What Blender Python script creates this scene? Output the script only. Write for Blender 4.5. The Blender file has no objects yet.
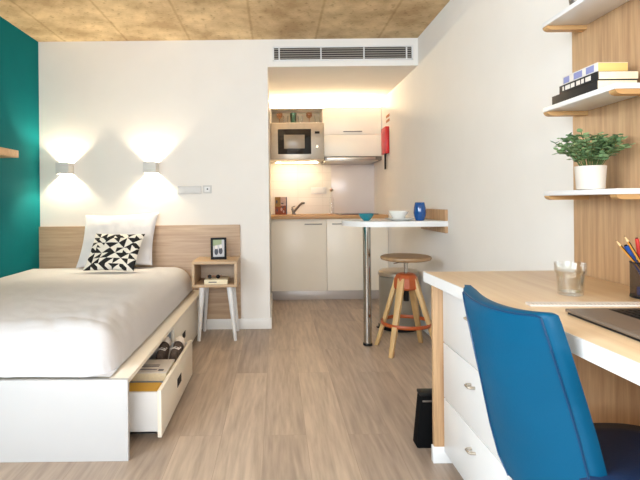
import bpy, bmesh, math, random
from mathutils import Vector, Matrix, noise, Quaternion
random.seed(7)
SC = bpy.context.scene
COL = SC.collection
PI = math.pi

# ------------------------------------------------------------------ materials
def lin(c):
    c = c / 255.0
    return c / 12.92 if c <= 0.04045 else ((c + 0.055) / 1.055) ** 2.4
def rgb(r, g, b): return (lin(r), lin(g), lin(b), 1.0)

def newmat(name):
    m = bpy.data.materials.new(name); m.use_nodes = True
    nt = m.node_tree
    return m, nt, nt.nodes['Principled BSDF']

def plain(name, col, rough=0.5, metal=0.0, spec=0.5, bump=0.0, bscale=60.0, vary=0.04, vscale=6.0, coat=0.0):
    """procedural paint / metal / plastic: slight noise variation and optional bump"""
    m, nt, b = newmat(name)
    b.inputs['Roughness'].default_value = rough
    b.inputs['Metallic'].default_value = metal
    b.inputs['Specular IOR Level'].default_value = spec
    b.inputs['Coat Weight'].default_value = coat
    tc = nt.nodes.new('ShaderNodeTexCoord')
    n = nt.nodes.new('ShaderNodeTexNoise'); n.inputs['Scale'].default_value = vscale; n.inputs['Detail'].default_value = 4
    nt.links.new(tc.outputs['Object'], n.inputs['Vector'])
    r = nt.nodes.new('ShaderNodeValToRGB')
    r.color_ramp.elements[0].position = 0.3; r.color_ramp.elements[1].position = 0.7
    r.color_ramp.elements[0].color = tuple(c * (1 - vary) for c in col[:3]) + (1,)
    r.color_ramp.elements[1].color = tuple(min(1, c * (1 + vary)) for c in col[:3]) + (1,)
    nt.links.new(n.outputs['Fac'], r.inputs['Fac'])
    nt.links.new(r.outputs['Color'], b.inputs['Base Color'])
    if bump:
        n2 = nt.nodes.new('ShaderNodeTexNoise'); n2.inputs['Scale'].default_value = bscale; n2.inputs['Detail'].default_value = 3
        nt.links.new(tc.outputs['Object'], n2.inputs['Vector'])
        bp = nt.nodes.new('ShaderNodeBump'); bp.inputs['Strength'].default_value = bump; bp.inputs['Distance'].default_value = 0.01
        nt.links.new(n2.outputs['Fac'], bp.inputs['Height']); nt.links.new(bp.outputs['Normal'], b.inputs['Normal'])
    return m

def wood(name, light, dark, axis='Z', rough=0.45, fine=55.0, stretch=0.05, contrast=0.5):
    """grain running along the given axis"""
    m, nt, b = newmat(name)
    b.inputs['Roughness'].default_value = rough
    tc = nt.nodes.new('ShaderNodeTexCoord')
    mp = nt.nodes.new('ShaderNodeMapping')
    sc = [1.0, 1.0, 1.0]; sc['XYZ'.index(axis)] = stretch
    mp.inputs['Scale'].default_value = sc
    nt.links.new(tc.outputs['Object'], mp.inputs['Vector'])
    n1 = nt.nodes.new('ShaderNodeTexNoise'); n1.inputs['Scale'].default_value = fine; n1.inputs['Detail'].default_value = 5; n1.inputs['Roughness'].default_value = 0.6
    n2 = nt.nodes.new('ShaderNodeTexNoise'); n2.inputs['Scale'].default_value = fine * 0.2; n2.inputs['Detail'].default_value = 3; n2.inputs['Distortion'].default_value = 1.2
    nt.links.new(mp.outputs['Vector'], n1.inputs['Vector']); nt.links.new(mp.outputs['Vector'], n2.inputs['Vector'])
    mx = nt.nodes.new('ShaderNodeMath'); mx.operation = 'MULTIPLY_ADD'
    nt.links.new(n1.outputs['Fac'], mx.inputs[0]); mx.inputs[1].default_value = 0.55
    m2 = nt.nodes.new('ShaderNodeMath'); m2.operation = 'MULTIPLY'; m2.inputs[1].default_value = 0.45
    nt.links.new(n2.outputs['Fac'], m2.inputs[0]); nt.links.new(m2.outputs[0], mx.inputs[2])
    r = nt.nodes.new('ShaderNodeValToRGB')
    r.color_ramp.elements[0].position = 0.5 - contrast * 0.3; r.color_ramp.elements[1].position = 0.5 + contrast * 0.3
    r.color_ramp.elements[0].color = dark; r.color_ramp.elements[1].color = light
    nt.links.new(mx.outputs[0], r.inputs['Fac']); nt.links.new(r.outputs['Color'], b.inputs['Base Color'])
    bp = nt.nodes.new('ShaderNodeBump'); bp.inputs['Strength'].default_value = 0.08; bp.inputs['Distance'].default_value = 0.003
    nt.links.new(mx.outputs[0], bp.inputs['Height']); nt.links.new(bp.outputs['Normal'], b.inputs['Normal'])
    return m

def emis(name, col, strength):
    m, nt, b = newmat(name)
    b.inputs['Base Color'].default_value = col
    b.inputs['Emission Color'].default_value = col
    b.inputs['Emission Strength'].default_value = strength
    return m

def glass(name, tint=(1, 1, 1, 1), rough=0.02, clear=0.75):
    """thin clear glass: glossy mixed with tinted see-through"""
    m = bpy.data.materials.new(name); m.use_nodes = True
    nt = m.node_tree; nt.nodes.clear()
    out = nt.nodes.new('ShaderNodeOutputMaterial')
    t = nt.nodes.new('ShaderNodeBsdfTransparent'); t.inputs['Color'].default_value = tint
    g = nt.nodes.new('ShaderNodeBsdfGlossy')
    g.inputs['Roughness'].default_value = rough
    lw = nt.nodes.new('ShaderNodeLayerWeight'); lw.inputs['Blend'].default_value = 0.25
    mr = nt.nodes.new('ShaderNodeMapRange'); mr.inputs['To Min'].default_value = (1 - clear) * .2; mr.inputs['To Max'].default_value = 0.7
    nt.links.new(lw.outputs['Facing'], mr.inputs['Value'])
    mix = nt.nodes.new('ShaderNodeMixShader')
    nt.links.new(mr.outputs['Result'], mix.inputs['Fac'])
    nt.links.new(t.outputs[0], mix.inputs[1]); nt.links.new(g.outputs[0], mix.inputs[2])
    nt.links.new(mix.outputs[0], out.inputs['Surface'])
    return m

def floor_mat():
    m, nt, b = newmat('oak_planks')
    b.inputs['Roughness'].default_value = 0.42
    tc = nt.nodes.new('ShaderNodeTexCoord')
    mp = nt.nodes.new('ShaderNodeMapping'); mp.inputs['Rotation'].default_value = (0, 0, PI / 2); mp.inputs['Location'].default_value = (0.3, 0.06, 0)
    nt.links.new(tc.outputs['Object'], mp.inputs['Vector'])
    br = nt.nodes.new('ShaderNodeTexBrick')
    br.offset = 0.37; br.offset_frequency = 2
    br.inputs['Scale'].default_value = 1.0
    br.inputs['Brick Width'].default_value = 1.25; br.inputs['Row Height'].default_value = 0.19
    br.inputs['Mortar Size'].default_value = 0.0009; br.inputs['Mortar Smooth'].default_value = 0.2
    br.inputs['Color1'].default_value = rgb(200, 180, 160); br.inputs['Color2'].default_value = rgb(174, 155, 139)
    br.inputs['Mortar'].default_value = rgb(166, 146, 128)
    nt.links.new(mp.outputs['Vector'], br.inputs['Vector'])
    # grain along the plank, shifted per plank
    mp2 = nt.nodes.new('ShaderNodeMapping'); mp2.inputs['Scale'].default_value = (1.0, 0.085, 1.0)
    add = nt.nodes.new('ShaderNodeVectorMath'); add.operation = 'MULTIPLY_ADD'
    add.inputs[1].default_value = (7, 7, 7)
    nt.links.new(br.outputs['Color'], add.inputs[0]); nt.links.new(tc.outputs['Object'], add.inputs[2])
    nt.links.new(add.outputs[0], mp2.inputs['Vector'])
    n1 = nt.nodes.new('ShaderNodeTexNoise'); n1.inputs['Scale'].default_value = 50; n1.inputs['Detail'].default_value = 6
    n2 = nt.nodes.new('ShaderNodeTexNoise'); n2.inputs['Scale'].default_value = 8; n2.inputs['Detail'].default_value = 5; n2.inputs['Distortion'].default_value = 3.5
    nt.links.new(mp2.outputs[0], n1.inputs['Vector']); nt.links.new(mp2.outputs[0], n2.inputs['Vector'])
    a = nt.nodes.new('ShaderNodeMath'); a.operation = 'ADD'
    nt.links.new(n1.outputs['Fac'], a.inputs[0]); nt.links.new(n2.outputs['Fac'], a.inputs[1])
    r = nt.nodes.new('ShaderNodeValToRGB')
    r.color_ramp.elements[0].position = 0.34; r.color_ramp.elements[0].color = (0.68, 0.66, 0.65, 1)
    r.color_ramp.elements[1].position = 0.62; r.color_ramp.elements[1].color = (1.05, 1.05, 1.05, 1)
    h = nt.nodes.new('ShaderNodeMath'); h.operation = 'MULTIPLY'; h.inputs[1].default_value = 0.5
    nt.links.new(a.outputs[0], h.inputs[0]); nt.links.new(h.outputs[0], r.inputs['Fac'])
    mul = nt.nodes.new('ShaderNodeMixRGB'); mul.blend_type = 'MULTIPLY'; mul.inputs['Fac'].default_value = 1
    nt.links.new(br.outputs['Color'], mul.inputs[1]); nt.links.new(r.outputs['Color'], mul.inputs[2])
    nt.links.new(mul.outputs[0], b.inputs['Base Color'])
    bp = nt.nodes.new('ShaderNodeBump'); bp.inputs['Strength'].default_value = 0.1; bp.inputs['Distance'].default_value = 0.003
    nt.links.new(h.outputs[0], bp.inputs['Height']); nt.links.new(bp.outputs['Normal'], b.inputs['Normal'])
    return m

def concrete_mat():
    m, nt, b = newmat('board_marked_concrete')
    b.inputs['Roughness'].default_value = 0.8
    tc = nt.nodes.new('ShaderNodeTexCoord')
    n1 = nt.nodes.new('ShaderNodeTexNoise'); n1.inputs['Scale'].default_value = 3.2; n1.inputs['Detail'].default_value = 8; n1.inputs['Roughness'].default_value = 0.62
    nt.links.new(tc.outputs['Object'], n1.inputs['Vector'])
    r = nt.nodes.new('ShaderNodeValToRGB')
    r.color_ramp.elements[0].position = 0.38; r.color_ramp.elements[0].color = rgb(182, 152, 112)
    r.color_ramp.elements[1].position = 0.64; r.color_ramp.elements[1].color = rgb(228, 202, 158)
    nt.links.new(n1.outputs['Fac'], r.inputs['Fac'])
    # pits and dark specks
    n3 = nt.nodes.new('ShaderNodeTexNoise'); n3.inputs['Scale'].default_value = 26; n3.inputs['Detail'].default_value = 4
    nt.links.new(tc.outputs['Object'], n3.inputs['Vector'])
    r3 = nt.nodes.new('ShaderNodeValToRGB')
    r3.color_ramp.elements[0].position = 0.30; r3.color_ramp.elements[0].color = (0.62, 0.56, 0.48, 1)
    r3.color_ramp.elements[1].position = 0.42; r3.color_ramp.elements[1].color = (1, 1, 1, 1)
    nt.links.new(n3.outputs['Fac'], r3.inputs['Fac'])
    mul = nt.nodes.new('ShaderNodeMixRGB'); mul.blend_type = 'MULTIPLY'; mul.inputs['Fac'].default_value = 0.8
    nt.links.new(r.outputs['Color'], mul.inputs[1]); nt.links.new(r3.outputs['Color'], mul.inputs[2])
    # formwork seams every 0.52 m
    sx = nt.nodes.new('ShaderNodeSeparateXYZ'); nt.links.new(tc.outputs['Object'], sx.inputs[0])
    wob = nt.nodes.new('ShaderNodeMath'); wob.operation = 'MULTIPLY_ADD'; wob.inputs[1].default_value = 0.02
    nt.links.new(n3.outputs['Fac'], wob.inputs[0]); nt.links.new(sx.outputs['X'], wob.inputs[2])
    o = nt.nodes.new('ShaderNodeMath'); o.operation = 'ADD'; o.inputs[1].default_value = 5.2 - 0.207 - 0.01 + 0.26
    nt.links.new(wob.outputs[0], o.inputs[0])
    pp = nt.nodes.new('ShaderNodeMath'); pp.operation = 'MODULO'; pp.inputs[1].default_value = 0.52
    nt.links.new(o.outputs[0], pp.inputs[0])
    d = nt.nodes.new('ShaderNodeMath'); d.operation = 'SUBTRACT'; d.inputs[1].default_value = 0.26
    nt.links.new(pp.outputs[0], d.inputs[0])
    ab = nt.nodes.new('ShaderNodeMath'); ab.operation = 'ABSOLUTE'; nt.links.new(d.outputs[0], ab.inputs[0])
    rs = nt.nodes.new('ShaderNodeValToRGB')
    rs.color_ramp.elements[0].position = 0.004; rs.color_ramp.elements[0].color = (0.6, 0.5, 0.38, 1)
    rs.color_ramp.elements[1].position = 0.013; rs.color_ramp.elements[1].color = (1, 1, 1, 1)
    nt.links.new(ab.outputs[0], rs.inputs['Fac'])
    mul2 = nt.nodes.new('ShaderNodeMixRGB'); mul2.blend_type = 'MULTIPLY'; mul2.inputs['Fac'].default_value = 0.5
    nt.links.new(mul.outputs[0], mul2.inputs[1]); nt.links.new(rs.outputs['Color'], mul2.inputs[2])
    nt.links.new(mul2.outputs[0], b.inputs['Base Color'])
    bp = nt.nodes.new('ShaderNodeBump'); bp.inputs['Strength'].default_value = 0.3; bp.inputs['Distance'].default_value = 0.01
    nt.links.new(n3.outputs['Fac'], bp.inputs['Height']); nt.links.new(bp.outputs['Normal'], b.inputs['Normal'])
    return m

def tile_mat():
    m, nt, b = newmat('cream_wall_tiles')
    b.inputs['Roughness'].default_value = 0.25
    tc = nt.nodes.new('ShaderNodeTexCoord')
    mp = nt.nodes.new('ShaderNodeMapping'); mp.inputs['Rotation'].default_value = (-PI / 2, 0, 0)
    nt.links.new(tc.outputs['Object'], mp.inputs['Vector'])
    br = nt.nodes.new('ShaderNodeTexBrick'); br.offset = 0.0
    br.inputs['Scale'].default_value = 1; br.inputs['Brick Width'].default_value = 0.3; br.inputs['Row Height'].default_value = 0.1
    br.inputs['Mortar Size'].default_value = 0.0025
    br.inputs['Color1'].default_value = rgb(236, 228, 214); br.inputs['Color2'].default_value = rgb(232, 223, 208)
    br.inputs['Mortar'].default_value = rgb(222, 212, 196)
    nt.links.new(mp.outputs['Vector'], br.inputs['Vector']); nt.links.new(br.outputs['Color'], b.inputs['Base Color'])
    return m

def cushion_mat():
    """black and cream triangles and slanted bars, from the cushion's own UVs"""
    m, nt, b = newmat('geometric_print')
    b.inputs['Roughness'].default_value = 0.85
    N = nt.nodes.new; L = nt.links.new
    def math_(op, a, bb=None):
        n = N('ShaderNodeMath'); n.operation = op
        for i, v in enumerate((a, bb)):
            if v is None: continue
            if isinstance(v, (int, float)): n.inputs[i].default_value = v
            else: L(v, n.inputs[i])
        return n.outputs[0]
    uv = N('ShaderNodeUVMap'); uv.uv_map = 'UVMap'
    s = N('ShaderNodeVectorMath'); s.operation = 'SCALE'; s.inputs['Scale'].default_value = 7.0
    L(uv.outputs[0], s.inputs[0])
    fl = N('ShaderNodeVectorMath'); fl.operation = 'FLOOR'; L(s.outputs[0], fl.inputs[0])
    fr = N('ShaderNodeVectorMath'); fr.operation = 'FRACTION'; L(s.outputs[0], fr.inputs[0])
    wn = N('ShaderNodeTexWhiteNoise'); wn.noise_dimensions = '2D'; L(fl.outputs[0], wn.inputs['Vector'])
    sp = N('ShaderNodeSeparateXYZ'); L(fr.outputs[0], sp.inputs[0])
    sc_ = N('ShaderNodeSeparateColor'); L(wn.outputs['Color'], sc_.inputs[0])
    t1 = math_('GREATER_THAN', sp.outputs['X'], sp.outputs['Y'])
    t2 = math_('GREATER_THAN', math_('ADD', sp.outputs['X'], sp.outputs['Y']), 1.0)
    bar = math_('LESS_THAN', math_('ABSOLUTE', math_('SUBTRACT', sp.outputs['X'], math_('SUBTRACT', 1.0, sp.outputs['Y']))), 0.42)
    p1 = math_('GREATER_THAN', sc_.outputs['Red'], 0.5)
    p2 = math_('GREATER_THAN', sc_.outputs['Green'], 0.72)
    flip = math_('GREATER_THAN', sc_.outputs['Blue'], 0.5)
    mixA = math_('ADD', math_('MULTIPLY', t1, p1), math_('MULTIPLY', t2, math_('SUBTRACT', 1.0, p1)))
    mixB = math_('ADD', math_('MULTIPLY', bar, p2), math_('MULTIPLY', mixA, math_('SUBTRACT', 1.0, p2)))
    x = math_('ABSOLUTE', math_('SUBTRACT', mixB, flip))
    mx = N('ShaderNodeMixRGB'); L(x, mx.inputs['Fac'])
    mx.inputs[1].default_value = rgb(24, 22, 22); mx.inputs[2].default_value = rgb(238, 232, 220)
    L(mx.outputs[0], b.inputs['Base Color'])
    return m

def mesh_mat():
    m, nt, b = newmat('brown_wire_mesh')
    b.inputs['Base Color'].default_value = rgb(58, 46, 38); b.inputs['Roughness'].default_value = 0.5
    b.inputs['Specular IOR Level'].default_value = 0.2
    tc = nt.nodes.new('ShaderNodeTexCoord')
    n = nt.nodes.new('ShaderNodeTexChecker'); n.inputs['Scale'].default_value = 900
    nt.links.new(tc.outputs['Object'], n.inputs['Vector'])
    mr = nt.nodes.new('ShaderNodeMapRange'); mr.inputs['To Min'].default_value = 0.45; mr.inputs['To Max'].default_value = 0.75
    nt.links.new(n.outputs['Fac'], mr.inputs['Value']); nt.links.new(mr.outputs['Result'], b.inputs['Alpha'])
    return m

MT = dict(
    floor=floor_mat(), concrete=concrete_mat(), tile=tile_mat(), cushion=cushion_mat(),
    wall=plain('white_wall_paint', rgb(236, 231, 224), 0.75, bump=0.04, bscale=90, vary=0.01),
    teal=plain('teal_wall_paint', rgb(0, 104, 110), 0.8, spec=0.12, bump=0.04, bscale=90, vary=0.03),
    skirt=plain('white_gloss_trim', rgb(240, 238, 234), 0.35, vary=0.01),
    headboard=wood('grey_oak_laminate', rgb(204, 176, 146), rgb(168, 138, 112), 'X'),
    oak=wood('light_oak_upright', rgb(206, 168, 126), rgb(164, 125, 90), 'Z', fine=70),
    oak_y=wood('light_oak_lengthwise', rgb(236, 212, 176), rgb(216, 184, 146), 'Y', rough=0.35, fine=28),
    oak_x=wood('light_oak_crosswise', rgb(208, 178, 142), rgb(180, 148, 114), 'X'),
    honey=wood('honey_wood', rgb(204, 162, 110), rgb(178, 134, 84), 'X', fine=40),
    worktop=wood('worktop_oak', rgb(208, 164, 112), rgb(172, 126, 80), 'X', fine=40),
    stoolwood=wood('beech', rgb(220, 184, 128), rgb(190, 150, 98), 'Z', fine=40),
    seatwood=wood('walnut_ply', rgb(176, 142, 104), rgb(138, 106, 74), 'X', fine=40),
    white=plain('white_lacquer', rgb(230, 229, 228), 0.35, vary=0.01),
    bedwhite=plain('bed_white_laminate', rgb(198, 198, 199), 0.4, vary=0.01),
    cream=plain('cream_lacquer', rgb(246, 236, 219), 0.35, vary=0.01),
    plinth=plain('brushed_plinth', rgb(196, 186, 178), 0.4, metal=0.3, vary=0.03),
    bedding=plain('white_cotton', rgb(218, 217, 220), 0.9, bump=0.12, bscale=35, vary=0.015),
    ticking=plain('cream_ticking', rgb(214, 204, 186), 0.9, vary=0.04),
    dark=plain('dark_shadow_void', rgb(40, 36, 34), 0.8),
    black=plain('black_plastic', rgb(16, 16, 17), 0.5, spec=0.25),
    gloss=plain('black_glass', rgb(20, 18, 18), 0.08, vary=0.01),
    steel=plain('brushed_steel', rgb(196, 186, 172), 0.32, metal=0.9, vary=0.05, vscale=20),
    binsteel=plain('satin_bin_steel', rgb(158, 150, 136), 0.35, metal=0.45),
    chrome=plain('chrome', rgb(190, 186, 180), 0.14, metal=1.0, vary=0.02),
    gun=plain('dark_steel', rgb(128, 120, 112), 0.35, metal=0.6),
    mid=plain('grey_mesh_window', rgb(150, 140, 126), 0.3, metal=0.2),
    orange=plain('orange_red_lacquer', rgb(176, 82, 34), 0.4, vary=0.05),
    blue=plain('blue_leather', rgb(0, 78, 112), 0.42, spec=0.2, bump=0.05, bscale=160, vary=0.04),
    blue_shade=plain('shaded_blue_leather', rgb(14, 42, 78), 0.5, bump=0.05, bscale=160),  # chair blue darkened for the seat: shade under the desk put into the colour
    seam=plain('dark_blue_piping', rgb(0, 58, 96), 0.4),
    tealc=plain('teal_ceramic', rgb(24, 124, 138), 0.2, coat=0.4),
    bluec=plain('blue_ceramic', rgb(6, 74, 138), 0.12, coat=0.6),
    ceramic=plain('white_ceramic', rgb(236, 234, 228), 0.15, coat=0.4),
    pot=plain('pale_stone_pot', rgb(212, 203, 192), 0.7, bump=0.05),
    soil=plain('soil', rgb(60, 44, 32), 0.95, bump=0.3, vary=0.2),
    leaf=plain('green_leaf', rgb(122, 152, 106), 0.55, vary=0.4, vscale=30),
    stem=plain('stem_green', rgb(86, 104, 56), 0.6),
    laptop=plain('grey_aluminium', rgb(122, 108, 96), 0.45, metal=0.2),
    red=plain('red_enamel', rgb(196, 26, 30), 0.35),
    sconce=plain('white_plaster_sconce', rgb(214, 212, 208), 0.6),
    plate=plain('switch_plastic', rgb(206, 204, 201), 0.4),
    paper=plain('page_edges', rgb(236, 222, 190), 0.85, vary=0.06, vscale=80),
    cover_black=plain('black_book_cover', rgb(28, 27, 28), 0.55),
    yellow=plain('yellow_card', rgb(242, 192, 78), 0.6),
    yellowpage=plain('yellow_pages', rgb(232, 192, 116), 0.8),
    pale=plain('pale_print', rgb(222, 214, 206), 0.6, vary=0.05, vscale=30),
    violet=plain('violet_print', rgb(136, 140, 186), 0.6),
    greyprint=plain('grey_print', rgb(120, 112, 116), 0.6),
    lightblue=plain('light_blue_print', rgb(150, 172, 208), 0.6),
    felt=plain('grey_brown_felt', rgb(92, 78, 70), 0.95, bump=0.5, bscale=120, vary=0.4, vscale=40),
    rubber=plain('white_rubber', rgb(232, 222, 212), 0.6),
    pencil_y=plain('yellow_paint', rgb(206, 140, 50), 0.4),
    woodtip=plain('sharpened_wood', rgb(232, 194, 142), 0.6),
    pen_b=plain('blue_plastic', rgb(28, 82, 168), 0.35),
    pen_r=plain('red_plastic', rgb(206, 50, 40), 0.35),
    glass=glass('clear_glass', (0.99, 0.995, 0.99, 1), clear=0.9),
    water=glass('water', (0.985, 0.98, 0.95, 1), clear=0.92),
    greenglass=glass('green_glass', (0.16, 0.50, 0.28, 1), clear=0.45),
    amber=glass('amber_glass', (0.93, 0.74, 0.58, 1), clear=0.8),
    meshcup=mesh_mat(),
    led=emis('warm_led', (1.0, 0.76, 0.46, 1), 1150.0),
    led2=emis('warm_tube', (1.0, 0.76, 0.44, 1), 55.0),
    spark=emis('indicator', (1.0, 0.85, 0.6, 1), 1.5),
    pgreen=plain('photo_green', rgb(156, 170, 130), 0.4), pgrey=plain('photo_grey', rgb(196, 196, 198), 0.4),
    pdark=plain('photo_dark', rgb(64, 66, 78), 0.4), pskin=plain('photo_pale', rgb(228, 222, 214), 0.4),
    print_a=plain('olive_print', rgb(150, 116, 54), 0.6, vary=0.3, vscale=60),
    print_b=plain('rust_print', rgb(140, 66, 34), 0.6, vary=0.3, vscale=60),
    print_c=plain('rose_print', rgb(206, 178, 168), 0.6, vary=0.2, vscale=60),
    hob=plain('brown_black_glass', rgb(52, 38, 34), 0.15),
    splash=plain('pale_grey_glass', rgb(230, 219, 212), 0.2, vary=0.01),
    vent=plain('vent_dark', rgb(58, 54, 50), 0.7),
    slat=plain('vent_slat', rgb(172, 164, 154), 0.5),
    tan=plain('tan_laminate', rgb(214, 198, 166), 0.5),
    sign=plain('sign_brown', rgb(190, 120, 70), 0.6),
    bag=plain('black_nylon', rgb(12, 12, 13), 0.8, spec=0.1, bump=0.1),
)

# ------------------------------------------------------------------ mesh building
class M:
    def __init__(s): s.v = []; s.f = []; s.m = []; s.uv = None
    def _add(s, vs, fs, mi=0):
        o = len(s.v); s.v += [Vector(p) for p in vs]
        s.f += [tuple(i + o for i in f) for f in fs]; s.m += [mi] * len(fs); return s
    def bm(s, bm, mi=0, mat=None):
        bm.verts.index_update()
        vs = [(mat @ v.co if mat else v.co.copy()) for v in bm.verts]
        fs = [tuple(v.index for v in f.verts) for f in bm.faces]
        bm.free(); return s._add(vs, fs, mi)
    def box(s, x0, x1, y0, y1, z0, z1, bev=0.002, seg=2, mi=0, mat=None):
        b = bmesh.new(); bmesh.ops.create_cube(b, size=1)
        for v in b.verts:
            v.co = Vector(((x0 + x1) / 2 + v.co.x * (x1 - x0), (y0 + y1) / 2 + v.co.y * (y1 - y0), (z0 + z1) / 2 + v.co.z * (z1 - z0)))
        if bev: bmesh.ops.bevel(b, geom=b.edges[:], offset=min(bev, 0.45 * min(x1 - x0, y1 - y0, z1 - z0)), segments=seg, affect='EDGES', profile=0.5)
        return s.bm(b, mi, mat)
    def hexa(s, p, mi=0, bev=0.0):
        """eight corners: bottom ring 0-3, top ring 4-7"""
        b = bmesh.new(); vs = [b.verts.new(q) for q in p]
        for f in ((3, 2, 1, 0), (4, 5, 6, 7), (0, 1, 5, 4), (1, 2, 6, 5), (2, 3, 7, 6), (3, 0, 4, 7)): b.faces.new([vs[i] for i in f])
        if bev: bmesh.ops.bevel(b, geom=b.edges[:], offset=bev, segments=2, affect='EDGES', profile=0.5)
        return s.bm(b, mi)
    def lathe(s, prof, c, n=32, mi=0, mat=None):
        """profile of (radius, z) turned about the vertical through c"""
        vs = []; fs = []
        for r, z in prof:
            for k in range(n):
                a = 2 * PI * k / n
                p = Vector((r * math.cos(a), r * math.sin(a), z))
                if mat: p = mat @ p
                vs.append(p + Vector(c))
        for i in range(len(prof) - 1):
            for k in range(n):
                k2 = (k + 1) % n
                fs.append((i * n + k, i * n + k2, (i + 1) * n + k2, (i + 1) * n + k))
        if prof[0][0] > 1e-6: fs.append(tuple(reversed(range(n))))
        if prof[-1][0] > 1e-6: fs.append(tuple((len(prof) - 1) * n + k for k in range(n)))
        return s._add(vs, fs, mi)
    def openlathe(s, prof, c, n=32, mi=0):
        vs = []; fs = []
        for r, z in prof:
            for k in range(n):
                a = 2 * PI * k / n; vs.append(Vector((r * math.cos(a), r * math.sin(a), z)) + Vector(c))
        for i in range(len(prof) - 1):
            for k in range(n):
                k2 = (k + 1) % n; fs.append((i * n + k, i * n + k2, (i + 1) * n + k2, (i + 1) * n + k))
        return s._add(vs, fs, mi)
    def cyl(s, p0, p1, r0, r1=None, n=20, mi=0):
        p0 = Vector(p0); p1 = Vector(p1); d = p1 - p0; L = d.length
        q = Vector((0, 0, 1)).rotation_difference(d.normalized()).to_matrix()
        r1 = r0 if r1 is None else r1
        e = min(0.1 * min(r0, r1), L * 0.1)
        return s.lathe([(r0 - e, 0), (r0, e), (r1, L - e), (r1 - e, L)], p0, n, mi, q)
    def tube(s, pts, r, n=12, mi=0, closed=False):
        pts = [Vector(p) for p in pts]; vs = []; fs = []; N = len(pts)
        up = None
        for i, p in enumerate(pts):
            if closed: t = pts[(i + 1) % N] - pts[i - 1]
            else: t = pts[min(i + 1, N - 1)] - pts[max(i - 1, 0)]
            t.normalize()
            if up is None: up = Vector((0, 0, 1)) if abs(t.z) < 0.9 else Vector((1, 0, 0))
            a = t.cross(up).normalized(); b = a.cross(t).normalized(); up = b
            rr = r[i] if isinstance(r, (list, tuple)) else r
            for k in range(n):
                an = 2 * PI * k / n; vs.append(p + a * rr * math.cos(an) + b * rr * math.sin(an))
        for i in range(N if closed else N - 1):
            j = (i + 1) % N
            for k in range(n):
                k2 = (k + 1) % n; fs.append((i * n + k, i * n + k2, j * n + k2, j * n + k))
        if not closed: fs.append(tuple(reversed(range(n)))); fs.append(tuple((N - 1) * n + k for k in range(n)))
        return s._add(vs, fs, mi)
    def prism(s, poly, z0, z1, mi=0, bev=0.0):
        b = bmesh.new()
        lo = [b.verts.new((x, y, z0)) for x, y in poly]; hi = [b.verts.new((x, y, z1)) for x, y in poly]
        n = len(poly)
        b.faces.new(list(reversed(lo))); b.faces.new(hi)
        for i in range(n): b.faces.new((lo[i], lo[(i + 1) % n], hi[(i + 1) % n], hi[i]))
        if bev: bmesh.ops.bevel(b, geom=[e for e in b.edges], offset=bev, segments=2, affect='EDGES', profile=0.5)
        return s.bm(b, mi)
    def sheet(s, fn, nu, nv, mi=0, back=None, uv=False):
        """grid fn(u,v); when back is given the two sheets are closed into one skin"""
        vs = []; fs = []; W = nu + 1
        for j in range(nv + 1):
            for i in range(W): vs.append(Vector(fn(i / nu, j / nv)))
        for j in range(nv):
            for i in range(nu): fs.append((j * W + i, j * W + i + 1, (j + 1) * W + i + 1, (j + 1) * W + i))
        if back:
            o = len(vs)
            for j in range(nv + 1):
                for i in range(W): vs.append(Vector(back(i / nu, j / nv)))
            for j in range(nv):
                for i in range(nu): fs.append((o + (j + 1) * W + i, o + (j + 1) * W + i + 1, o + j * W + i + 1, o + j * W + i))
            ring = [i for i in range(W)] + [j * W + nu for j in range(1, nv + 1)] + [nv * W + i for i in range(nu - 1, -1, -1)] + [j * W for j in range(nv - 1, 0, -1)]
            for a, b_ in zip(ring, ring[1:] + ring[:1]): fs.append((b_, a, a + o, b_ + o))
        if uv:
            s.uv = [(i / nu, j / nv) for j in range(nv + 1) for i in range(W)] * (2 if back else 1)
        return s._add(vs, fs, mi)
    def build(s, name, mats, parent=None, smooth=35):
        if not isinstance(mats, (list, tuple)): mats = [mats]
        me = bpy.data.meshes.new(name)
        if parent is not None: off = root_loc(parent)
        else:
            xs = [p.x for p in s.v]; ys = [p.y for p in s.v]
            off = Vector(((min(xs) + max(xs)) / 2, (min(ys) + max(ys)) / 2, min(p.z for p in s.v)))
        me.from_pydata([tuple(p - off) for p in s.v], [], s.f)
        for m in mats: me.materials.append(m)
        for p, i in zip(me.polygons, s.m): p.material_index = i
        if s.uv:
            ul = me.uv_layers.new(name='UVMap')
            for lp in me.loops: ul.data[lp.index].uv = s.uv[lp.vertex_index]
        me.validate(); me.update()
        bm = bmesh.new(); bm.from_mesh(me); bmesh.ops.recalc_face_normals(bm, faces=bm.faces); bm.to_mesh(me); bm.free()
        me.polygons.foreach_set('use_smooth', [True] * len(me.polygons))
        me.set_sharp_from_angle(angle=math.radians(smooth))
        o = bpy.data.objects.new(name, me); COL.objects.link(o)
        if parent is not None: o.parent = parent
        else: o.location = off
        return o

def root_loc(o):
    while o.parent is not None: o = o.parent
    return Vector(o.location)

def tag(o, label, cat, group=None, kind=None):
    o['label'] = label; o['category'] = cat
    if group: o['group'] = group
    if kind: o['kind'] = kind
    return o
def thing(name, label, cat, loc, group=None):
    o = bpy.data.objects.new(name, None); COL.objects.link(o); o.location = loc; o.empty_display_size = 0.1
    return tag(o, label, cat, group)
def struct(name, m, mat, label=None):
    o = m.build(name, mat); o['kind'] = 'structure'
    if label: o['label'] = label
    return o
def dup(root, loc, label, rotz=0.0, name=None):
    r = root.copy(); COL.objects.link(r); r.location = loc; r.rotation_euler = (0, 0, rotz); r['label'] = label
    for ch in list(root.children):
        c = ch.copy(); COL.objects.link(c); c.parent = r
        for g in list(ch.children):
            d = g.copy(); COL.objects.link(d); d.parent = c
    return r

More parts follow.
